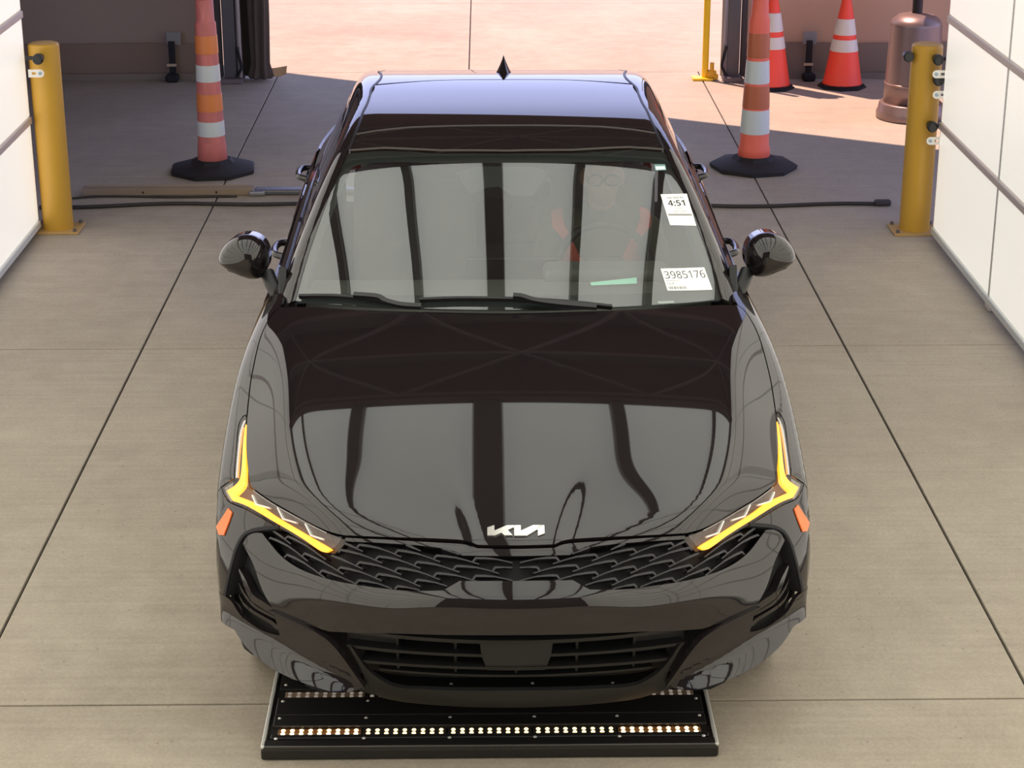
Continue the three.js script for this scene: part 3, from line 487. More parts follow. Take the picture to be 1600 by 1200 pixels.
// ---------- things lying across the lane ----------
{
  const w = thing('timber', 'long weathered timber lying on the floor behind the car, left side', 'timber', [-2.03, 0, -6.8]);
  part('beam', rbox(1.05, 0.045, 0.085, 0.006, 0, 0.0235, 0), std(0x8d7b69, 0.85), w);
  part('worn_edge', rbox(1.0, 0.006, 0.016, 0.002, 0.0, 0.0465, -0.03), std(0xa48e74, 0.85), w);
  for (const x of [-0.15, 0.3]) part('knot', cyl(0.007, 0.007, 0.003, x, 0.022, 0.0425, 10).translate(-x, -0.022, -0.0425).rotateX(Math.PI / 2).translate(x, 0.022, 0.043), M.black, w);
  const t = thing('metal_strip', 'grey metal threshold strip at the end of the timber', 'threshold strip', [-0.9, 0, -6.8]);
  part('strip', rbox(1.2, 0.035, 0.09, 0.012, 0, 0.018, 0), std(0x6d6c72, 0.45, 0.6), t);
  part('lip', rbox(0.1, 0.03, 0.12, 0.01, -0.58, 0.016, 0.01), std(0x8d8c92, 0.4, 0.6), t);
  const c = thing('floor_cable', 'black cable across the lane ending in a plug at the right bollard', 'cable', [0, 0, 0]);
  const pts = []; for (let i = 0; i <= 24; i++) pts.push([-2.75 + i * 0.2096, 0.013, -6.45 - 0.07 * Math.sin(i * 0.27) * (i < 12 ? 1 : 0.4) + 0.02 * Math.sin(i * 1.3)]);
  part('cord', tube(pts, 0.012, 120), std(0x312d2d, 0.7), c);
  const e = pts[24]; part('plug', rbox(0.1, 0.035, 0.05, 0.012, e[0] + 0.04, 0.02, e[2]), std(0x3a3231, 0.6), c);
  const d = thing('thin_cable', 'thin dark cable lying beside the timber near the left bollard', 'cable');
  part('cord', tube([[-2.6, 0.008, -6.68], [-2.45, 0.008, -6.72], [-2.3, 0.008, -6.72], [-2.0, 0.008, -6.7], [-1.6, 0.008, -6.71]], 0.007, 40, 6), std(0x3a3532, 0.8), d);
}

// ---------- light plate on the floor under the nose ----------
{
  const X0 = -0.757, X1 = 0.607, ZF = -0.135, ZB = -0.86, H = 0.05, cx = (X0 + X1) / 2, w = X1 - X0, d = ZF - ZB;
  const o = thing('floor_light_plate', 'black floor plate with rows of small lit lamps under the car nose', 'light plate', [cx, 0, (ZF + ZB) / 2]);
  const black = std(0x2b2928, 0.3, 0.3), steel = std(0xd0cfca, 0.35, 0.3);
  part('tray', rbox(w, H - 0.012, d, 0.008, 0, (H - 0.012) / 2 + 0.002, 0), std(0x2e2b29, 0.45, 0.5), o);
  for (const s of [-1, 1]) part('edge_rail', rbox(0.012, 0.012, d, 0.004, s * (w / 2 - 0.006), H - 0.005, 0), steel, o);
  part('front_rail', rbox(w, 0.016, 0.04, 0.007, 0, H - 0.008, d / 2 - 0.02), std(0x4c4947, 0.3, 0.8), o);
  const zRow = [-0.228, -0.455, -0.68];
  const bands = [[ZF - 0.045, -0.205], [-0.252, -0.315], [-0.318, -0.43], [-0.478, -0.655], [-0.705, ZB + 0.02]];
  for (const [a, b] of bands) part('cover_plate', rbox(w - 0.05, 0.014, a - b - 0.004, 0.003, 0, H - 0.006, (a + b) / 2 - (ZF + ZB) / 2), black, o);
  const lit = new THREE.MeshStandardMaterial({ color: 0x6a5a3a, roughness: 0.3, emissive: new THREE.Color(1, 0.74, 0.36), emissiveIntensity: 2.6 });
  const hot = new THREE.MeshStandardMaterial({ color: 0x6a5a3a, roughness: 0.3, emissive: new THREE.Color(1, 0.84, 0.58), emissiveIntensity: 6.0 });
  const dim = new THREE.MeshStandardMaterial({ color: 0x4a4438, roughness: 0.3, emissive: new THREE.Color(1, 0.85, 0.7), emissiveIntensity: 0.22 });
  const bulb = new THREE.SphereGeometry(0.0068, 12, 8).scale(1, 0.5, 1), clear = new THREE.MeshPhysicalMaterial({ color: 0xfff0dd, roughness: 0.04, transmission: 1, thickness: 0, ior: 1.45 }), screw = lathe([[0.001, 0.004], [0.004, 0.003], [0.006, 0]], 12);
  for (let r = 0; r < 3; r++) for (let k = 0; k < 5; k++) {
    const x = -0.5885 + k * 0.2565 - cx, z = zRow[r] - (ZF + ZB) / 2, end = k === 0 || k === 4;
    const st = part('lamp_strip', rbox(0.25, 0.008, 0.042, 0.003), end ? std(0x8a7462, 0.35) : std(0x3a3735, 0.35, 0.3), o, [x, H - 0.011, z]);
    for (let i = 0; i < 9; i++) for (const s of [-1, 1]) part('lamp', bulb, r ? dim : end ? hot : lit, st, [-0.11 + i * 0.0275, 0.0045, s * 0.0095]);
    if (end && !r) part('lens_cover', rbox(0.25, 0.002, 0.04, 0.0008), clear, st, [0, 0.0105, 0]);
    if (!r) { const l = new THREE.RectAreaLight(new THREE.Color(1, 0.78, 0.45), end ? 0.8 : 0.5, 0.24, 0.03); l.position.set(x + cx, H + 0.006, zRow[r]); l.lookAt(x + cx, 10, zRow[r]); scene.add(l); }
  }
  for (const z of [-0.178, -0.298, -0.402, -0.505]) for (const x of [-0.715, -0.452, -0.196, 0.06, 0.313, 0.565]) part('screw', screw, steel, o, [x - cx, H + 0.0005, z - (ZF + ZB) / 2]);
}
// ---------- the car ----------
const paint = new THREE.MeshPhysicalMaterial({ color: new THREE.Color(0.011, 0.0085, 0.009), roughness: 0.025, ior: 1.63 });
const seal = std(0x4a4340, 0.5), pad = std(0x4d4945, 0.8), glossBlack = new THREE.MeshPhysicalMaterial({ color: new THREE.Color(0.013, 0.01, 0.0105), roughness: 0.02, ior: 1.6 }), textile = std(0x6a6668, 0.95);
const glass = new THREE.MeshPhysicalMaterial({ color: new THREE.Color(0.72, 0.8, 0.76), roughness: 0.008, transmission: 1, thickness: 0, ior: 2.1 });
const darkGlass = new THREE.MeshPhysicalMaterial({ color: new THREE.Color(0.1, 0.1, 0.11), roughness: 0.01, transmission: 1, thickness: 0, ior: 1.6 });
const lensMat = new THREE.MeshPhysicalMaterial({ color: new THREE.Color(0.95, 0.95, 0.95), roughness: 0.01, transmission: 1, thickness: 0, ior: 1.5 });
const car = thing('car', 'black four-door sedan with lit amber headlights and paper slips on its windscreen', 'car');
const both = (name, build, material, parent = car) => [part(name, build(false), material, parent), part(name, build(true), material, parent)];
const pair = (name, geometry, material, parent = car) => [part(name, geometry, material, parent), part(name, mirrorX(geometry), material, parent)];
// panels of the nose
const hood = part('hood', skin('hood', { half: true, gap: 0.002, edge: 0.008 }), paint, car);
both('fender', (m) => skin('fender', { mirror: m, gap: 0.002, edge: 0.018 }), paint);
both('bumper_corner', (m) => skin('corner', { mirror: m, gap: 0.001 }), paint);
const mask = part('front_bumper', skin('mask', { half: true, gap: 0.001, edge: 0.014 }), paint, car);
both('lower_bumper', (m) => skin('lower', { mirror: m, gap: 0.001, edge: 0.012 }), paint);
part('nose_trim', skin('nosetrim', { half: true, off: -0.008, gap: 0.001 }), glossBlack, car);
part('chin', skin('chin', { half: true, off: -0.004 }), M.plastic, car);
both('vent_frame', (m) => lineOn('frame', { w: 0.013, h: 0.003, off: 0.0005, mirror: m }), M.black);
both('vent_wall', (m) => lineOn('frame', { w: 0.018, h: 0.07, off: -0.072, mirror: m }), M.black);
both('bumper_trim', (m) => skin('trim', { mirror: m, off: 0.012, thick: 0.02, edge: 0.015 }), glossBlack);
// dark tub behind the gaps
{
  const o = []; for (const [a, b] of [[0.03, -0.3], [0.03, 0.3], [0.1, 0.42], [0.25, 0.6], [0.5, 0.72], [0.72, 0.66], [0.78, 0.0], [0.72, -0.66], [0.5, -0.72], [0.25, -0.6], [0.1, -0.42]]) o.push([a, b]);
  part('inner_shell', skin('', { map: NOSE, outline: o, off: -0.085, thick: 0, edge: 0.06 }), M.black, car);
}
// grille: backing and fins
const grille = part('grille', skin('grille', { half: true, off: -0.05, thick: 0.01, edge: 0.04 }), std(0x141315, 0.7), car);
{
  const [, outline] = layout('grille', { half: true }), inside = (p) => within(outline, ...NOSE.to(...p));
  const at = (x, y) => { let lo = -1.4, hi = 0.4; for (let i = 0; i < 40; i++) { const m = (lo + hi) / 2; if (fBody(x, y, m) < 0) lo = m; else hi = m; } return [x, y, lo]; };
  const finMat = std(0x242225, 0.28), list = [];
  for (let r = -2; r < 5; r++) for (let k = -4; k < 5; k++) {
    const x0 = 0.34 + 0.111 * k + (r % 2 ? -0.0555 : 0), y0 = 0.7145 - 0.0205 * r;
    const path = [[x0 + 0.004, y0 - 0.008], [x0 - 0.004, y0], [x0 - 0.03, y0 + 0.0005], [x0 - 0.06, y0 - 0.001], [x0 - 0.09, y0 - 0.006], [x0 - 0.125, y0 - 0.014]];
    let run = []; const runs = [];
    const fine = []; for (let i = 0; i < path.length - 1; i++) for (let t = 0; t < 4; t++) fine.push([0, 1].map((c) => path[i][c] + (path[i + 1][c] - path[i][c]) * t / 4)); fine.push(path[5]);
    for (const [x, y] of fine) { const p = at(x, y); if (x > 0.004 && inside(p)) run.push(p); else { if (run.length > 4) runs.push(run); run = []; } } if (run.length > 4) runs.push(run);
    for (const q of runs) list.push(q);
  }
  for (const q of list) { const N = q.map((p) => gradient(fBody, p)), g = bar(q.map((p, i) => p.map((v, c) => v + N[i][c] * -0.034)), N, 0.009, 0.026, (t) => 0.55 + 0.45 * Math.sin(Math.PI * Math.min(1, t * 1.2 + 0.15))); pair('fin', g, finMat, grille); }
}
// lower intake: recessed back, bars, cover plate
const intake = part('lower_intake', skin('intake', { half: true, off: -0.06, thick: 0.01, edge: 0.04 }), std(0x0a0a0b, 0.8), car);
{
  const at = (x, y) => { let lo = -1.4, hi = 0.4; for (let i = 0; i < 40; i++) { const m = (lo + hi) / 2; if (fBody(x, y, m) < 0) lo = m; else hi = m; } return [x, y, lo]; };
  const sweep = (pts, w, h, off) => { const P = pts.map(([x, y]) => at(x, y)), N = P.map((p) => gradient(fBody, p)); return bar(P.map((p, i) => p.map((v, c) => v + N[i][c] * off)), N, w, h); };
  const row = (x0, x1, y, lift) => { const l = []; for (let i = 0; i <= 24; i++) { const x = x0 + (x1 - x0) * i / 24; l.push([x, y - lift * x * x]); } return l; };
  part('intake_bar', sweep(row(-0.5, 0.5, 0.486, 0.03), 0.016, 0.04, -0.042), M.plastic, intake);
  pair('intake_bar', sweep(row(0.098, 0.49, 0.431, 0.06), 0.014, 0.04, -0.05), M.plastic, intake);
  part('intake_bar', sweep(row(-0.45, 0.45, 0.384, 0.08), 0.014, 0.04, -0.05), M.plastic, intake);
  part('intake_bar', sweep(row(-0.4, 0.4, 0.342, 0.05), 0.012, 0.03, -0.05), M.plastic, intake);
  for (const x of [0.176, 0.345]) pair('intake_post', sweep([[x, 0.325], [x, 0.36], [x, 0.4], [x, 0.44], [x, 0.49]], 0.01, 0.03, -0.056), M.plastic, intake);
  part('intake_post', sweep([[0, 0.33], [0, 0.35], [0, 0.37]], 0.01, 0.03, -0.056), M.plastic, intake);
  pair('side_blank', sweep([[0.35, 0.43], [0.4, 0.43], [0.45, 0.432], [0.5, 0.436]], 0.1, 0.012, -0.05), std(0x1c1b1c, 0.45), intake);
  part('cover_plate', skin('', { map: NOSE, outline: [[-0.104, 0.482], [0.104, 0.482], [0.1, 0.43], [0.083, 0.374], [-0.083, 0.374], [-0.1, 0.43]].map(([x, y]) => NOSE.to(...at(x, y))), off: -0.012, thick: 0.03, edge: 0.05 }), std(0x19181a, 0.5), intake);
}
// corner vents
{
  const gills = both('side_vent', (m) => skin('gill', { mirror: m, off: -0.042, thick: 0.01, edge: 0.04, gap: -0.04 }), std(0x0b0b0c, 0.7));
  gills.forEach((g, i) => { part('vent_fin', skin('finA', { mirror: !!i, off: -0.012, thick: 0.025, edge: 0.025 }), paint, g); part('vent_fin', skin('finB', { mirror: !!i, off: -0.014, thick: 0.02, edge: 0.025 }), glossBlack, g); part('vent_fin', skin('finC', { mirror: !!i, off: -0.014, thick: 0.02, edge: 0.025 }), glossBlack, g); });
}
// headlights
{
  const housingMat = std(0x4a403a, 0.35), amber = new THREE.MeshStandardMaterial({ color: 0xff8a10, roughness: 0.3, emissive: new THREE.Color(1, 0.36, 0.008), emissiveIntensity: 2.1 }), chrome = std(0xd6d3cf, 0.12, 0.95);
  for (const m of [false, true]) {
    const head = part('headlight', skin('lamp', { mirror: m, off: -0.0325, thick: 0.01, gap: 0.003, edge: 0.04 }), housingMat, car);
    part('light_strip', skin('drl', { mirror: m, off: -0.006, thick: 0.012, edge: 0.015 }), amber, head, null, 'glowing amber light strip');
    for (const n of ['trace1', 'trace2', 'trace3']) {
      const g = lineOn(n, { w: 0.006, h: 0.008, off: -0.014, smooth: false, mirror: m }); part('reflector_edge', g, std(0xf4f1ea, 0.3), head);
    }
    part('reflector_edge', lineOn('traceT', { w: 0.004, h: 0.005, off: -0.012, mirror: m }), std(0x8d8784, 0.2, 0.8), head);
    part('bright_trim', lineOn('chrome', { w: 0.012, h: 0.006, off: -0.012, mirror: m }), std(0xc9c4c0, 0.1, 0.95), head);
    part('lens', skin('lamp', { mirror: m, thick: 0, gap: 0.002, edge: 0.025 }), lensMat, head);
    const A = OUTLINES.drl[1], mid = (i, j) => { const p = onMap(NOSE, (A[i][0] + A[j][0]) / 2, (A[i][1] + A[j][1]) / 2), n = gradient(fBody, p); return V(...p.map((v, c) => v + n[c] * 0.009)); }, a = mid(7, 13), b = mid(8, 12), n = V(...gradient(fBody, a.clone().add(b).multiplyScalar(0.5).toArray()));
    for (const q of [a, b, n]) if (m) q.x *= -1;
    const l = new THREE.RectAreaLight(new THREE.Color(1, 0.4, 0.02), 1.6, 0.008, a.distanceTo(b)), zAxis = n.clone().negate(), yAxis = b.clone().sub(a).normalize(), xAxis = V(0, 0, 0).crossVectors(yAxis, zAxis).normalize();
    l.quaternion.setFromRotationMatrix(new THREE.Matrix4().makeBasis(xAxis, V(0, 0, 0).crossVectors(zAxis, xAxis), zAxis)); l.position.copy(a.add(b).multiplyScalar(0.5)); scene.add(l);
  }
  const mk = skin('', { map: NOSE, outline: [[0.672, -0.475], [0.668, -0.452], [0.605, -0.425], [0.598, -0.445], [0.61, -0.478]].map(([y, z]) => { let x = 0.5; while (fBody(x, y, z) < 0) x += 0.001; return NOSE.to(x, y, z); }), off: 0.004, thick: 0.008, edge: 0.02 });
  pair('side_marker', mk, std(0xff7a3c, 0.2));
}
// emblem: six flat bright strokes on the hood's lip
{
  const strokes = [[[650, 97], [692, 81], [692, 152], [650, 152]], [[691, 152], [691, 121], [771, 82], [820, 82], [820, 92]], [[736, 130], [772, 111], [806, 152], [760, 152]], [[817, 82], [858, 82], [858, 155], [817, 155]], [[857, 122], [936, 82], [1006, 82], [893, 155], [857, 155]], [[965, 84], [1006, 82], [1006, 138], [965, 155]]];
  const c = [0.001, 0.7585, -0.1062], n = gradient(fBody, c), up = V(0, n[2], -n[1]).normalize(), k = 0.162 / 358, mat = std(0xf2f0ea, 0.12, 0.75);
  const badge = part('emblem', merge(strokes.map((s) => new THREE.ExtrudeGeometry(new THREE.Shape(s.map(([x, y]) => new THREE.Vector2((x - 828) * k, -(y - 118) * k * 1.33))), { depth: 0.003, bevelEnabled: true, bevelSize: 0.0006, bevelThickness: 0.0008, bevelSegments: 1 }))), mat, car, null, 'bright metal letter emblem on the bonnet');
  badge.matrixAutoUpdate = true; badge.quaternion.setFromRotationMatrix(new THREE.Matrix4().makeBasis(V(1, 0, 0), up, V(0, n[1], n[2]))); badge.position.set(c[0], c[1] + n[1] * 0.0005, c[2] + n[2] * 0.0005);
}
// glasshouse
const screen = part('windshield', skin('windshield', { half: true, thick: 0, edge: 0.022 }), glass, car);
part('frit_border', (() => { const [map, o] = layout('frit', { half: false }); const f = skin('', { map, outline: o, off: -0.008, thick: 0, edge: 0.04 }); return merge([f, mirrorX(f)]); })(), std(0x161515, 0.6), screen);
both('pillar', (m) => skin('pillar', { mirror: m, gap: 0.002 }), paint);
part('roof_front', skin('header', { half: true, off: 0.001, thick: 0.02, gap: 0.002, edge: 0.04 }), glossBlack, car);
part('sunroof', skin('sunroof', { half: true, off: 0.001, thick: 0.02, gap: 0.002, edge: 0.05 }), glossBlack, car);
part('roof', skin('roof', { half: true, thick: 0.02, gap: 0.002, edge: 0.04 }), paint, car);
part('rear_window', skin('rearglass', { half: true, thick: 0, edge: 0.08 }), darkGlass, car);
part('headliner', skin('', { map: CABIN, outline: [[1.18, -0.62], [1.18, 0.62], [1.6, 0.7], [2.05, 0.6], [2.05, -0.6], [1.6, -0.7]], off: -0.05, thick: 0.02, edge: 0.1 }), textile, car);
{
  const seam = (name, from, to) => { const [key, pts] = OUTLINES[name]; const seg = pts.slice(from, to); const fine = []; for (let i = 0; i < seg.length - 1; i++) for (let t = 0; t < 6; t++) fine.push([0, 1].map((c) => seg[i][c] + (seg[i + 1][c] - seg[i][c]) * t / 6)); fine.push(seg[seg.length - 1]); const all = [...fine.map(([a, b]) => [a, -b]), ...fine.slice(0, -1).reverse()].map(([a, b]) => [a, b]); const list = fine[0][1] < fine[fine.length - 1][1] ? [...fine.slice().reverse().map(([a, b]) => [a, -b]), ...fine.slice(1)] : all; const P = list.map(([a, b]) => onMap(MAPS[key], a, b)), N = P.map((p) => gradient(fCabin, p)); return bar(P.map((p, i) => p.map((v, c) => v - N[i][c] * 0.002)), N, 0.009, 0.004); };
  part('roof_seal', seam('header', 0, 5), seal, car); part('roof_seal', seam('sunroof', 0, 4), seal, car);
}
// sides and tail
both('front_door', (m) => skin('frontdoor', { mirror: m, gap: 0.004, edge: 0.05 }), paint);
both('rear_door', (m) => skin('reardoor', { mirror: m, gap: 0.004, edge: 0.05 }), paint);
both('quarter_panel', (m) => skin('quarter', { mirror: m, gap: 0.004, edge: 0.05 }), paint);
both('front_side_window', (m) => skin('frontglass', { mirror: m, thick: 0, edge: 0.06 }), darkGlass);
both('rear_side_window', (m) => skin('rearsideglass', { mirror: m, thick: 0, edge: 0.06 }), darkGlass);
pair('belt_trim', bar([...Array(30)].map((_, i) => { const z = -1.68 - i * 0.068; let x = 0.5; while (fCabin(x, 0.955, z) < 0) x += 0.001; return [x + 0.004, 0.952, z]; }), [...Array(30)].map(() => [0.5, 0.86, 0]), 0.03, 0.012), glossBlack);
const TAIL = { f: fBody, from: (a, b) => [[0, 0.3, -3.2], [Math.sin(b), Math.sin(a) * Math.cos(b), -Math.cos(a) * Math.cos(b)]], to: (x, y, z) => [Math.atan2(y - 0.3, -(z + 3.2)), Math.atan2(x, Math.hypot(y - 0.3, z + 3.2))] };
both('roof_molding', (m) => lineOn('ditch', { w: 0.012, h: 0.005, off: -0.002, mirror: m }), M.plastic);
for (const s of [-1, 1]) part('wheel_liner', box(0.33, 0.28, 0.012, s * 0.695, 0.52, -0.47), M.black, car);
part('trunk_lid', skin('', { map: TAIL, outline: [[0.7, -0.5], [0.7, 0.5], [0.47, 0.42], [0.3, 0.42], [0.3, -0.42], [0.47, -0.42]], edge: 0.08 }), paint, car);
part('rear_bumper', skin('', { map: TAIL, outline: [[0.24, -0.44], [0.24, 0.44], [0.05, 0.47], [-0.04, 0.42], [-0.04, -0.42], [0.05, -0.47]], edge: 0.08 }), paint, car);
part('tail_light', skin('', { map: TAIL, outline: [[0.3, -0.44], [0.3, 0.44], [0.24, 0.46], [0.24, -0.46]], edge: 0.08, off: -0.004 }), std(0x7a0d0d, 0.15), car);
part('underbody', box(1.3, 0.03, 3.8, 0, 0.2, -2.65), M.black, car);
part('cowl', box(1.5, 0.02, 0.22, 0, 0.93, -1.5), M.black, car);
// wheels
for (const z of [-0.88, -3.75]) for (const s of [-1, 1]) {
  const w = part('wheel', lathe([[0.2, -0.1], [0.24, -0.11], [0.325, -0.105], [0.34, -0.085], [0.344, -0.04], [0.344, 0.04], [0.34, 0.085], [0.325, 0.105], [0.24, 0.11], [0.2, 0.1], [0.2, -0.1]], 48).rotateZ(Math.PI / 2), std(0x1a1a1b, 0.85), car, [s * 0.76, 0.345, z]);
  part('rim', lathe([[0.001, 0.06], [0.05, 0.065], [0.21, 0.085], [0.235, 0.09], [0.235, -0.09], [0.2, -0.09], [0.2, 0.03], [0.001, 0.03]], 40).rotateZ(-s * Math.PI / 2), std(0x6c6c70, 0.3, 0.8), w);
}
{
  const s = new THREE.Shape(); s.absarc(0, 0, 0.392, -0.35, Math.PI - 0.02, false); s.absarc(0, 0, 0.38, Math.PI - 0.02, -0.35, true);
  const g = new THREE.ExtrudeGeometry(s, { depth: 0.3, bevelEnabled: false, curveSegments: 32 }).rotateY(Math.PI / 2), inner = new THREE.CylinderGeometry(0.385, 0.385, 0.01, 40).rotateZ(Math.PI / 2);
  for (const z of [-0.88, -3.75]) for (const t of [-1, 1]) { const l = part('arch_liner', g, M.black, car, [t > 0 ? 0.57 : -0.87, 0.345, z]); part('inner_wall', inner, M.black, l, [t > 0 ? 0.0 : 0.3, 0, 0]); }
}
// door handles
for (const [z, y] of [[-2.5, 0.895], [-3.7, 0.905]]) {
  let x = 0.6; while (fBody(x, y, z) < 0) x += 0.001;
  const g = tube([[x - 0.02, y - 0.005, z + 0.1], [x + 0.022, y, z + 0.075], [x + 0.034, y, z + 0.02], [x + 0.034, y, z - 0.04], [x + 0.02, y, z - 0.09], [x - 0.02, y - 0.005, z - 0.11]], 0.014, 30, 10);
  pair('door_handle', g, paint);
}
// mirrors
{
  const rim = [[-0.105, -0.02], [-0.1, 0.012], [-0.07, 0.052], [-0.02, 0.078], [0.03, 0.074], [0.065, 0.045], [0.078, 0.0], [0.07, -0.05], [0.05, -0.078], [0.012, -0.083], [-0.04, -0.066], [-0.085, -0.042]];
  const curve = new THREE.CatmullRomCurve3(rim.map(([x, y]) => V(x, y, 0)), true).getPoints(64).slice(0, 64);
  const dome = (front, back, k = 1) => { const pos = [], idx = [], R = 14; const ring = (q, z) => curve.forEach((p) => pos.push(p.x * q * k, p.y * q * k, z)); for (let j = 0; j <= R; j++) { const t = j / R * Math.PI / 2; ring(Math.cos(t) ** 0.75 || 0.0001, front * Math.sin(t)); } for (let j = 0; j <= R; j++) for (let i = 0; i < 64; i++) { if (j === R) break; const a = j * 64 + i, b = j * 64 + (i + 1) % 64; idx.push(a, b, a + 64, b, b + 64, a + 64); } const o = pos.length / 3; ring(1, 0); ring(0.96, -back); pos.push(0, 0, -back); for (let i = 0; i < 64; i++) { const a = o + i, b = o + (i + 1) % 64; idx.push(a, a + 64, b, b, a + 64, b + 64, a + 64, o + 128, b + 64); } const g = new THREE.BufferGeometry(); g.setAttribute('position', new THREE.Float32BufferAttribute(pos, 3)); g.setIndex(idx); const n = mergeVertices(g, 1e-5); n.computeVertexNormals(); n.setAttribute('uv', new THREE.Float32BufferAttribute(new Float32Array(n.attributes.position.count * 2), 2)); return n; };
  for (const s of [-1, 1]) {
    const g0 = dome(0.085, 0.06), g = s > 0 ? mirrorX(g0) : g0;
    const m = part('side_mirror', g, paint, car, [s * 0.945, 1.046, -1.9]); m.rotation.y = s * 0.12;
    const gl = new THREE.ShapeGeometry(new THREE.Shape(curve.map((p) => new THREE.Vector2(p.x * 0.88, p.y * 0.86)))).rotateY(Math.PI); part('mirror_glass', s < 0 ? mirrorX(gl) : gl, std(0xb9c0c4, 0.02, 1), m, [0, 0, -0.061]);
    const lower = bar([[-0.104, -0.03, 0.012], [-0.06, -0.052, 0.05], [-0.01, -0.062, 0.066], [0.035, -0.066, 0.055], [0.062, -0.05, 0.025]].map(([x, y, z]) => [x, y + 0.008, z - 0.004]), [...Array(5)].map(() => [0, -0.3, 1]), 0.006, 0.004); part('mirror_trim', s > 0 ? mirrorX(lower) : lower, M.plastic, m);
    const arm = tube([[-0.875, 0.985, -1.88], [-0.855, 0.955, -1.84], [-0.835, 0.93, -1.81], [-0.81, 0.915, -1.78]], 0.026, 16, 12); part('mirror_arm', s > 0 ? mirrorX(arm) : arm, M.plastic, car);
    const sail = new THREE.ExtrudeGeometry(new THREE.Shape([[0, 0], [0.19, 0], [0.05, 0.1]].map(([a, b]) => new THREE.Vector2(a, b))), { depth: 0.02, bevelEnabled: true, bevelSize: 0.004, bevelThickness: 0.004, bevelSegments: 2 }).rotateY(Math.PI / 2); part('mirror_sail', sail, M.plastic, car, [s * 0.8 - 0.01, 0.955, -1.66]);
  }
}
// antenna fin
{
  const g = new THREE.SphereGeometry(1, 24, 16), p = g.attributes.position;
  for (let i = 0; i < p.count; i++) { const x = p.getX(i), y = p.getY(i), z = p.getZ(i), h = Math.max(0, y); p.setXYZ(i, x * 0.034 * (1 - 0.86 * h ** 0.8), Math.max(0, y) * 0.068, z * 0.1 * (1 - 0.72 * h) - h * 0.05); }
  g.computeVertexNormals(); part('antenna', g, paint, car, [0.004, 1.398, -3.5]);
}
// wipers
{
  const wiper = (blade, arm) => { const b = part('wiper', lineOn(blade, { w: 0.013, h: 0.016, off: 0.006 }), std(0x141314, 0.5), car); part('wiper_arm', lineOn(arm, { w: 0.022, h: 0.012, off: 0.02 }), std(0x1a191a, 0.35), b); return b; };
  const l = (n) => (OUTLINES[n][1].forEach((p) => { p[1] = SIGN[n] * Math.abs(p[1]); }));
  const SIGN = { wiperL: -1, wiperLarm: -1, wiperR: 1, wiperRarm: 1 };
  l('wiperL'); l('wiperLarm');
  for (const n of ['wiperR', 'wiperRarm']) OUTLINES[n][1].forEach((p, i) => { p[1] = i < 2 && n === 'wiperR' ? -p[1] : p[1]; });
  wiper('wiperL', 'wiperLarm'); wiper('wiperR', 'wiperRarm');
}
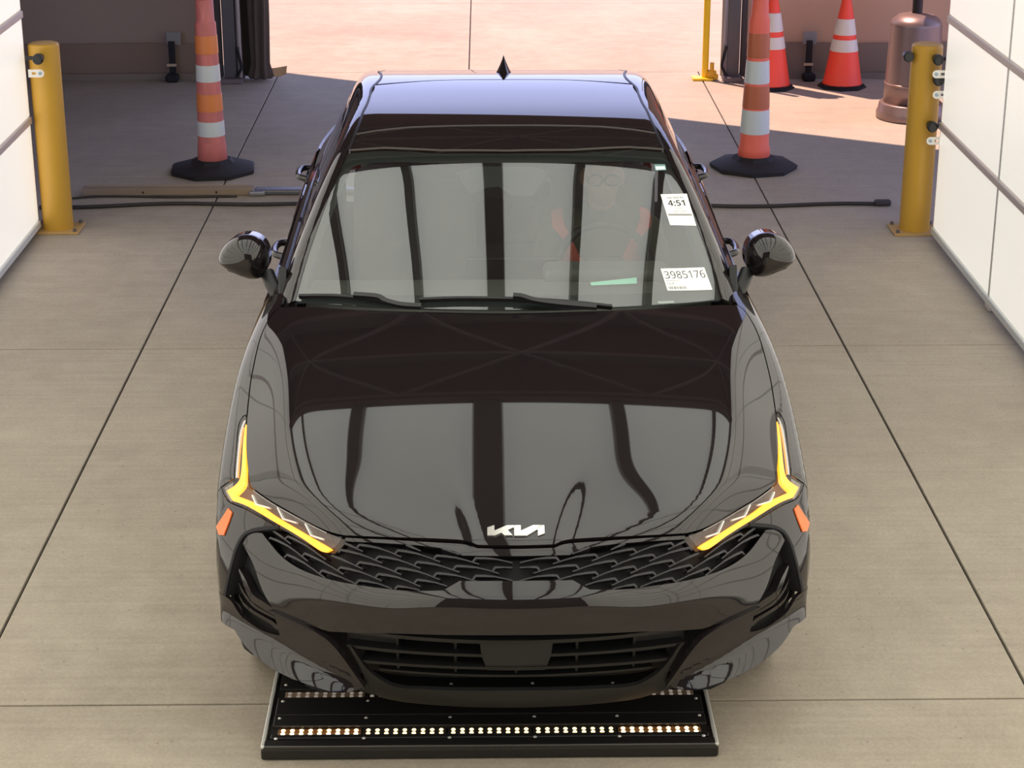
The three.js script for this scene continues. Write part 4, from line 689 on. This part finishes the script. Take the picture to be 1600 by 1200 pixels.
// inside
{
  const cabin = [];
  const dash = new THREE.Shape(); dash.moveTo(-1.5, 0.55); dash.lineTo(-1.46, 0.93); dash.bezierCurveTo(-1.6, 0.975, -1.75, 0.97, -1.86, 0.955); dash.bezierCurveTo(-1.95, 0.95, -2.0, 0.91, -1.98, 0.86); dash.lineTo(-1.86, 0.55);
  part('dashboard', new THREE.ExtrudeGeometry(dash, { depth: 1.42, bevelEnabled: false, curveSegments: 16 }).rotateY(-Math.PI / 2).translate(0.71, 0, 0), pad, car);
  part('instrument_hood', rbox(0.46, 0.06, 0.16, 0.028, 0.36, 0.965, -1.93), pad, car);
  part('display', rbox(0.34, 0.13, 0.02, 0.008, 0.02, 0.945, -1.99), std(0x0a0a0c, 0.15), car).rotation.x = 0;
  const sw = part('steering_wheel', new THREE.TorusGeometry(0.182, 0.016, 12, 48), std(0x1d1c1d, 0.5), car, [0.37, 0.9, -2.16]); sw.rotation.x = -0.42;
  part('wheel_hub', rbox(0.16, 0.12, 0.05, 0.022), std(0x1d1c1d, 0.5), sw); part('wheel_spoke', rbox(0.34, 0.035, 0.02, 0.008), std(0x77757a, 0.35, 0.5), sw, [0, 0.01, 0.0]); part('wheel_spoke', rbox(0.035, 0.17, 0.02, 0.008), std(0x1d1c1d, 0.5), sw, [0, -0.09, 0]);
  part('steering_column', cyl(0.04, 0.05, 0.22).rotateX(Math.PI / 2 - 0.42), M.plastic, car, [0.37, 0.87, -2.04]);
  const seatCloth = std(0x57565a, 0.9);
  for (const x of [-0.37, 0.37]) {
    const s = part('seat', rbox(0.52, 0.16, 0.5, 0.06, x, 0.5, -2.5), seatCloth, car);
    const b = part('seat_back', rbox(0.5, 0.62, 0.14, 0.06), seatCloth, s, [x, 0.83, -2.84]); b.rotation.x = -0.28;
    part('headrest', rbox(0.27, 0.17, 0.1, 0.045), seatCloth, s, [x, 1.215, -2.95]).rotation.x = -0.2;
  }
  const rs = part('rear_seat', rbox(1.3, 0.16, 0.5, 0.06, 0, 0.5, -3.5), seatCloth, car); part('seat_back', rbox(1.3, 0.6, 0.14, 0.06), seatCloth, rs, [0, 0.82, -3.82]).rotation.x = -0.35;
  part('centre_console', rbox(0.26, 0.3, 1.0, 0.05, 0, 0.5, -2.45), M.plastic, car);
  part('cabin_floor', box(1.4, 0.02, 2.6, 0, 0.34, -2.8), textile, car);
  part('bulkhead', box(1.4, 0.55, 0.03, 0, 0.62, -1.46), M.black, car);
  part('rear_shelf', box(1.2, 0.03, 0.6, 0, 0.96, -4.2), textile, car);
  part('door_lining', box(0.03, 0.55, 2.2, -0.74, 0.65, -2.8), M.plastic, car); part('door_lining', box(0.03, 0.55, 2.2, 0.74, 0.65, -2.8), M.plastic, car);
  const mirrorG = rbox(0.25, 0.075, 0.035, 0.03); const rv = part('rear_view_mirror', mirrorG, M.plastic, car, [0.035, 1.268, -2.02]); rv.rotation.x = 0.15;
  part('camera_housing', skin('', { map: CABIN, outline: [[-0.187, 1.336], [-0.134, 1.282], [-0.076, 1.299], [-0.03, 1.302], [0.016, 1.28], [0.09, 1.279], [0.153, 1.336], [0.1, 1.35], [-0.12, 1.35]].map(([x, y]) => { let z = -1.5; while (fCabin(x, y, z) > 0) z -= 0.002; return CABIN.to(x, y, z); }), off: -0.012, thick: 0.05, edge: 0.04 }), std(0x18171a, 0.6), car);
  part('visor', rbox(0.4, 0.02, 0.16, 0.009, 0.36, 1.345, -2.33), textile, car); part('visor', rbox(0.4, 0.02, 0.16, 0.009, -0.36, 1.345, -2.33), textile, car);
}
// seat the car's own origin under its middle
for (const c of car.children) c.position.z += 2.42;
car.position.z = -2.42;
// ---------- driver ----------
const meshField = (f, lo, hi, cell) => {                          // surface f = 0 (negative inside) as one mesh
  const size = Math.max(hi[0] - lo[0], hi[1] - lo[1], hi[2] - lo[2]) + 4 * cell, n = Math.ceil(size / cell), mc = new MarchingCubes(n, new THREE.MeshStandardMaterial(), false, false, 160000), c = [0, 1, 2].map((k) => (lo[k] + hi[k]) / 2), h = n * cell / 2;
  for (let k = 0; k < n; k++) for (let j = 0; j < n; j++) for (let i = 0; i < n; i++) mc.field[k * n * n + j * n + i] = -f(c[0] + (i - n / 2) * cell, c[1] + (j - n / 2) * cell, c[2] + (k - n / 2) * cell) * 100;
  mc.isolation = 0; mc.update();
  const g = new THREE.BufferGeometry(), m = mc.count ?? mc.geometry.drawRange.count, p = new Float32Array(mc.positionArray.subarray(0, m * 3));
  for (let i = 0; i < p.length; i++) p[i] = p[i] * h + c[i % 3];
  g.setAttribute('position', new THREE.BufferAttribute(p, 3));
  const w = mergeVertices(g, 1e-4); w.computeVertexNormals();
  const e = 1e-3, q = w.attributes.position, nr = w.attributes.normal;
  for (let i = 0; i < q.count; i++) { const v = gradient(f, [q.getX(i), q.getY(i), q.getZ(i)], e); nr.setXYZ(i, ...v); }
  w.setAttribute('uv', new THREE.BufferAttribute(new Float32Array(q.count * 2), 2)); return w;
};
const capsule = (a, b, r0, r1) => (x, y, z) => { const d = [b[0] - a[0], b[1] - a[1], b[2] - a[2]], l = d[0] ** 2 + d[1] ** 2 + d[2] ** 2, t = clamp01(((x - a[0]) * d[0] + (y - a[1]) * d[1] + (z - a[2]) * d[2]) / l); return Math.hypot(x - a[0] - d[0] * t, y - a[1] - d[1] * t, z - a[2] - d[2] * t) - (r0 + (r1 - r0) * t); };
const egg = (c, r) => (x, y, z) => { const k = Math.hypot((x - c[0]) / r[0], (y - c[1]) / r[1], (z - c[2]) / r[2]); return (k - 1) * Math.min(...r); };
const smin = (a, b, k) => { const h = Math.max(k - Math.abs(a - b), 0) / k; return Math.min(a, b) - h * h * h * k / 6; };
const blend = (list, k) => (x, y, z) => list.reduce((s, g) => smin(s, g(x, y, z), k), 9);
{
  const o = thing('person', 'driver in dark clothes with an orange safety vest and glasses behind the steering wheel', 'person', [0.385, 0.58, -2.6]);
  const skinMat = std(0xb98a6e, 0.6), shirt = std(0x55584a, 0.9), vest = std(0xff7560, 0.7);
  // axes: x to the picture's right, y up from the seat, z towards the nose
  const wr = [[-0.15, 0.28, 0.42], [0.15, 0.28, 0.42]];
  const head = blend([egg([0, 0.59, -0.01], [0.075, 0.105, 0.095]), egg([0, 0.535, 0.035], [0.05, 0.06, 0.055]), capsule([0, 0.56, 0.088], [0, 0.585, 0.078], 0.013, 0.008), egg([-0.078, 0.575, -0.01], [0.012, 0.03, 0.02]), egg([0.078, 0.575, -0.01], [0.012, 0.03, 0.02]), capsule([-0.022, 0.52, 0.076], [0.022, 0.52, 0.076], 0.008, 0.008), egg([-0.03, 0.6, 0.06], [0.022, 0.014, 0.016]), egg([0.03, 0.6, 0.06], [0.022, 0.014, 0.016])], 0.018);
  const neck = capsule([0, 0.38, -0.05], [0, 0.52, -0.02], 0.058, 0.052);
  const hand = (s) => { const [x, y, z] = wr[s > 0 ? 1 : 0], L = [egg([x, y + 0.03, z + 0.03], [0.028, 0.042, 0.024])]; for (let k = 0; k < 4; k++) { const b = [x - s * (0.012 - 0.002 * k), y + 0.062 - 0.019 * k, z + 0.045], m = [b[0] + s * 0.02, b[1] + 0.004, b[2] + 0.028], t = [b[0] + s * 0.038, b[1] + 0.002, b[2] + 0.004 + 0.003 * k]; L.push(capsule(b, m, 0.0095, 0.009), capsule(m, t, 0.009, 0.0075)); } L.push(capsule([x - s * 0.01, y + 0.02, z + 0.02], [x + s * 0.02, y + 0.06, z + 0.012], 0.011, 0.009)); return blend(L, 0.008); };
  const torso = [egg([0, 0.2, -0.1], [0.175, 0.24, 0.12]), capsule([-0.15, 0.345, -0.07], [0.15, 0.345, -0.07], 0.075, 0.075), capsule([0, 0.02, -0.06], [0, 0.3, -0.1], 0.155, 0.15)];
  const limbs = [];
  for (const s of [-1, 1]) limbs.push(capsule([s * 0.19, 0.34, -0.06], [s * 0.25, 0.16, 0.14], 0.062, 0.05), capsule([s * 0.25, 0.16, 0.14], [s * 0.153, 0.265, 0.4], 0.048, 0.033), capsule([s * 0.09, 0.06, -0.02], [s * 0.14, 0.09, 0.42], 0.085, 0.062), capsule([s * 0.14, 0.09, 0.42], [s * 0.13, -0.16, 0.6], 0.06, 0.045));
  const bodyF = blend([...torso, ...limbs, neck], 0.05);
  const body = part('body', merge([meshField(bodyF, [-0.34, -0.24, -0.3], [0.34, 0.5, 0.7], 0.014)]), shirt, o);
  part('head', meshField(blend([head, neck], 0.03), [-0.1, 0.42, -0.12], [0.1, 0.71, 0.12], 0.005), skinMat, body);
  for (const s of [-1, 1]) { const w = wr[s > 0 ? 1 : 0]; part('hand', meshField(hand(s), [w[0] - 0.06, w[1] - 0.03, w[2] - 0.02], [w[0] + 0.06, w[1] + 0.1, w[2] + 0.09], 0.004), skinMat, body); }
  const hairF = (x, y, z) => Math.max(egg([0, 0.603, -0.018], [0.083, 0.11, 0.1])(x, y, z), -(y - 0.615 - 0.0 + Math.max(0, -z) * 0.9 - Math.max(0, z) * 0.35));
  part('hair', meshField(hairF, [-0.1, 0.5, -0.13], [0.1, 0.73, 0.1], 0.006), std(0x55504c, 0.9), body);
  const jacket = blend(torso, 0.05);
  const vestF = (x, y, z) => Math.max(jacket(x, y, z) - 0.014, -(Math.abs(x) - (0.055 + 0.1 * clamp01((y - 0.2) / 0.2))), Math.abs(x) - 0.2, y - 0.44, 0.19 - y, -(z + 0.2));
  part('safety_vest', meshField(vestF, [-0.22, 0, -0.24], [0.22, 0.44, 0.12], 0.009), vest, body);
  const frame = std(0x16120f, 0.3);
  const gl = part('glasses', merge([-1, 1].map((s) => new THREE.TorusGeometry(0.026, 0.0032, 8, 28).scale(1.1, 0.85, 1).translate(s * 0.033, 0.588, 0.094)).concat([box(0.016, 0.004, 0.004, 0, 0.592, 0.096), box(0.004, 0.005, 0.1, -0.066, 0.592, 0.046), box(0.004, 0.005, 0.1, 0.066, 0.592, 0.046)])), frame, body);
  shadowed(gl);
}
// ---------- paper on and under the windscreen ----------
const sheet = (w, h, draw) => { const c = document.createElement('canvas'); c.width = w; c.height = h; const x = c.getContext('2d'); draw(x, w, h); const t = new THREE.CanvasTexture(c); t.colorSpace = THREE.SRGBColorSpace; return t; };
const quadUV = (q) => (p) => {                                    // place of a point within a four-cornered outline (top left, top right, bottom right, bottom left)
  let u = 0.5, v = 0.5; const at = (s, t) => [0, 1].map((c) => (1 - s) * (1 - t) * q[0][c] + s * (1 - t) * q[1][c] + s * t * q[2][c] + (1 - s) * t * q[3][c]);
  for (let i = 0; i < 12; i++) { const f = at(u, v), e = 1e-4, fu = at(u + e, v), fv = at(u, v + e), a = (fu[0] - f[0]) / e, b = (fv[0] - f[0]) / e, c = (fu[1] - f[1]) / e, d = (fv[1] - f[1]) / e, det = a * d - b * c, r = [p[0] - f[0], p[1] - f[1]]; u += (d * r[0] - b * r[1]) / det; v += (a * r[1] - c * r[0]) / det; }
  return [u, 1 - v];
};
const slip = (name, outline, label, map, off, more = {}) => {
  const q = OUTLINES[outline][1], g = skin('', { map: CABIN, outline: q, off, thick: 0.0006, edge: 0.03, uvQuad: quadUV(q) });
  g.computeBoundingBox(); const c = g.boundingBox.getCenter(V(0, 0, 0));
  const o = thing(name, label, 'paper slip', c.toArray()); part('paper', g.translate(-c.x, -c.y, -c.z), new THREE.MeshStandardMaterial({ map, roughness: 0.7, ...more }), o);
};
const ink = '#33312f';
slip('paper_slip', 'stickTime', 'upper white paper slip on the windscreen printed with the time 4:51', sheet(420, 560, (x, w, h) => {
  x.fillStyle = '#fbfbf6'; x.fillRect(0, 0, w, h); x.fillStyle = ink; x.textAlign = 'center';
  x.font = 'bold 46px sans-serif'; x.fillText('Sun 2023 Ks', w / 2, 88); x.font = 'bold 150px sans-serif'; x.fillText('4:51', w / 2 + 10, 228);
  x.fillStyle = '#8a8883'; x.font = '58px sans-serif'; x.fillText('2023', w / 2 + 20, 292); x.fillStyle = '#6b6965'; x.font = '62px sans-serif'; x.fillText('X21,971', w / 2 + 20, 352);
  x.fillStyle = '#9a9893'; x.fillRect(20, 368, w - 40, 34); x.fillStyle = '#c4c2bc'; x.fillRect(20, 450, w - 40, 3); x.fillStyle = '#b5b3ad'; x.font = '24px sans-serif'; x.fillText('Mar 30', 60, 500);
}), 0.0012);
slip('paper_slip', 'stickNo', 'lower white paper slip on the windscreen printed with the number 3985176', sheet(640, 360, (x, w, h) => {
  x.fillStyle = '#fbfbf6'; x.fillRect(0, 0, w, h); x.fillStyle = ink; x.textAlign = 'center'; x.font = '168px sans-serif'; x.fillText('3985176', w / 2, 168, w - 40);
  x.textAlign = 'left'; x.fillStyle = '#a3a19c'; x.fillRect(24, 196, 190, 10); x.fillStyle = '#55534f'; x.font = '56px sans-serif'; x.fillText('DLR', 30, 268);
  x.fillStyle = '#4a4845'; for (let i = 0, p = 26; p < 270; i++) { const b = 3 + ((i * 7) % 5) * 2; x.fillRect(p, 296, b, 42); p += b + 4 + ((i * 5) % 3) * 3; }
}), 0.0012);
slip('sticker', 'stickSmall', 'tiny pale teal sticker at the upper right of the windscreen', sheet(64, 48, (x, w, h) => { x.fillStyle = '#6f8f8f'; x.fillRect(0, 0, w, h); x.fillStyle = '#d7ebe6'; x.fillRect(4, 16, 56, 26); }), 0.0012);
slip('sticker', 'vin', 'narrow pale number plate strip at the lower right corner of the windscreen', sheet(64, 16, (x, w, h) => { x.fillStyle = '#aeb3b0'; x.fillRect(0, 0, w, h); }), -0.003);
{
  const o = thing('paper_slip', 'mint green paper slip lying on the dashboard behind the windscreen', 'paper slip', [0.38, 0.972, -1.82]);
  const s = new THREE.Shape([[-0.083, -0.03], [0.089, 0.028], [0.084, -0.045], [-0.081, -0.066]].map(([x, z]) => new THREE.Vector2(x, z * 1.0)));
  part('paper', new THREE.ExtrudeGeometry(s, { depth: 0.0008, bevelEnabled: false }).rotateX(-Math.PI / 2), std(0xa8f0d2, 0.8), o);
}
shadowed(scene);
renderer.render(scene, camera);
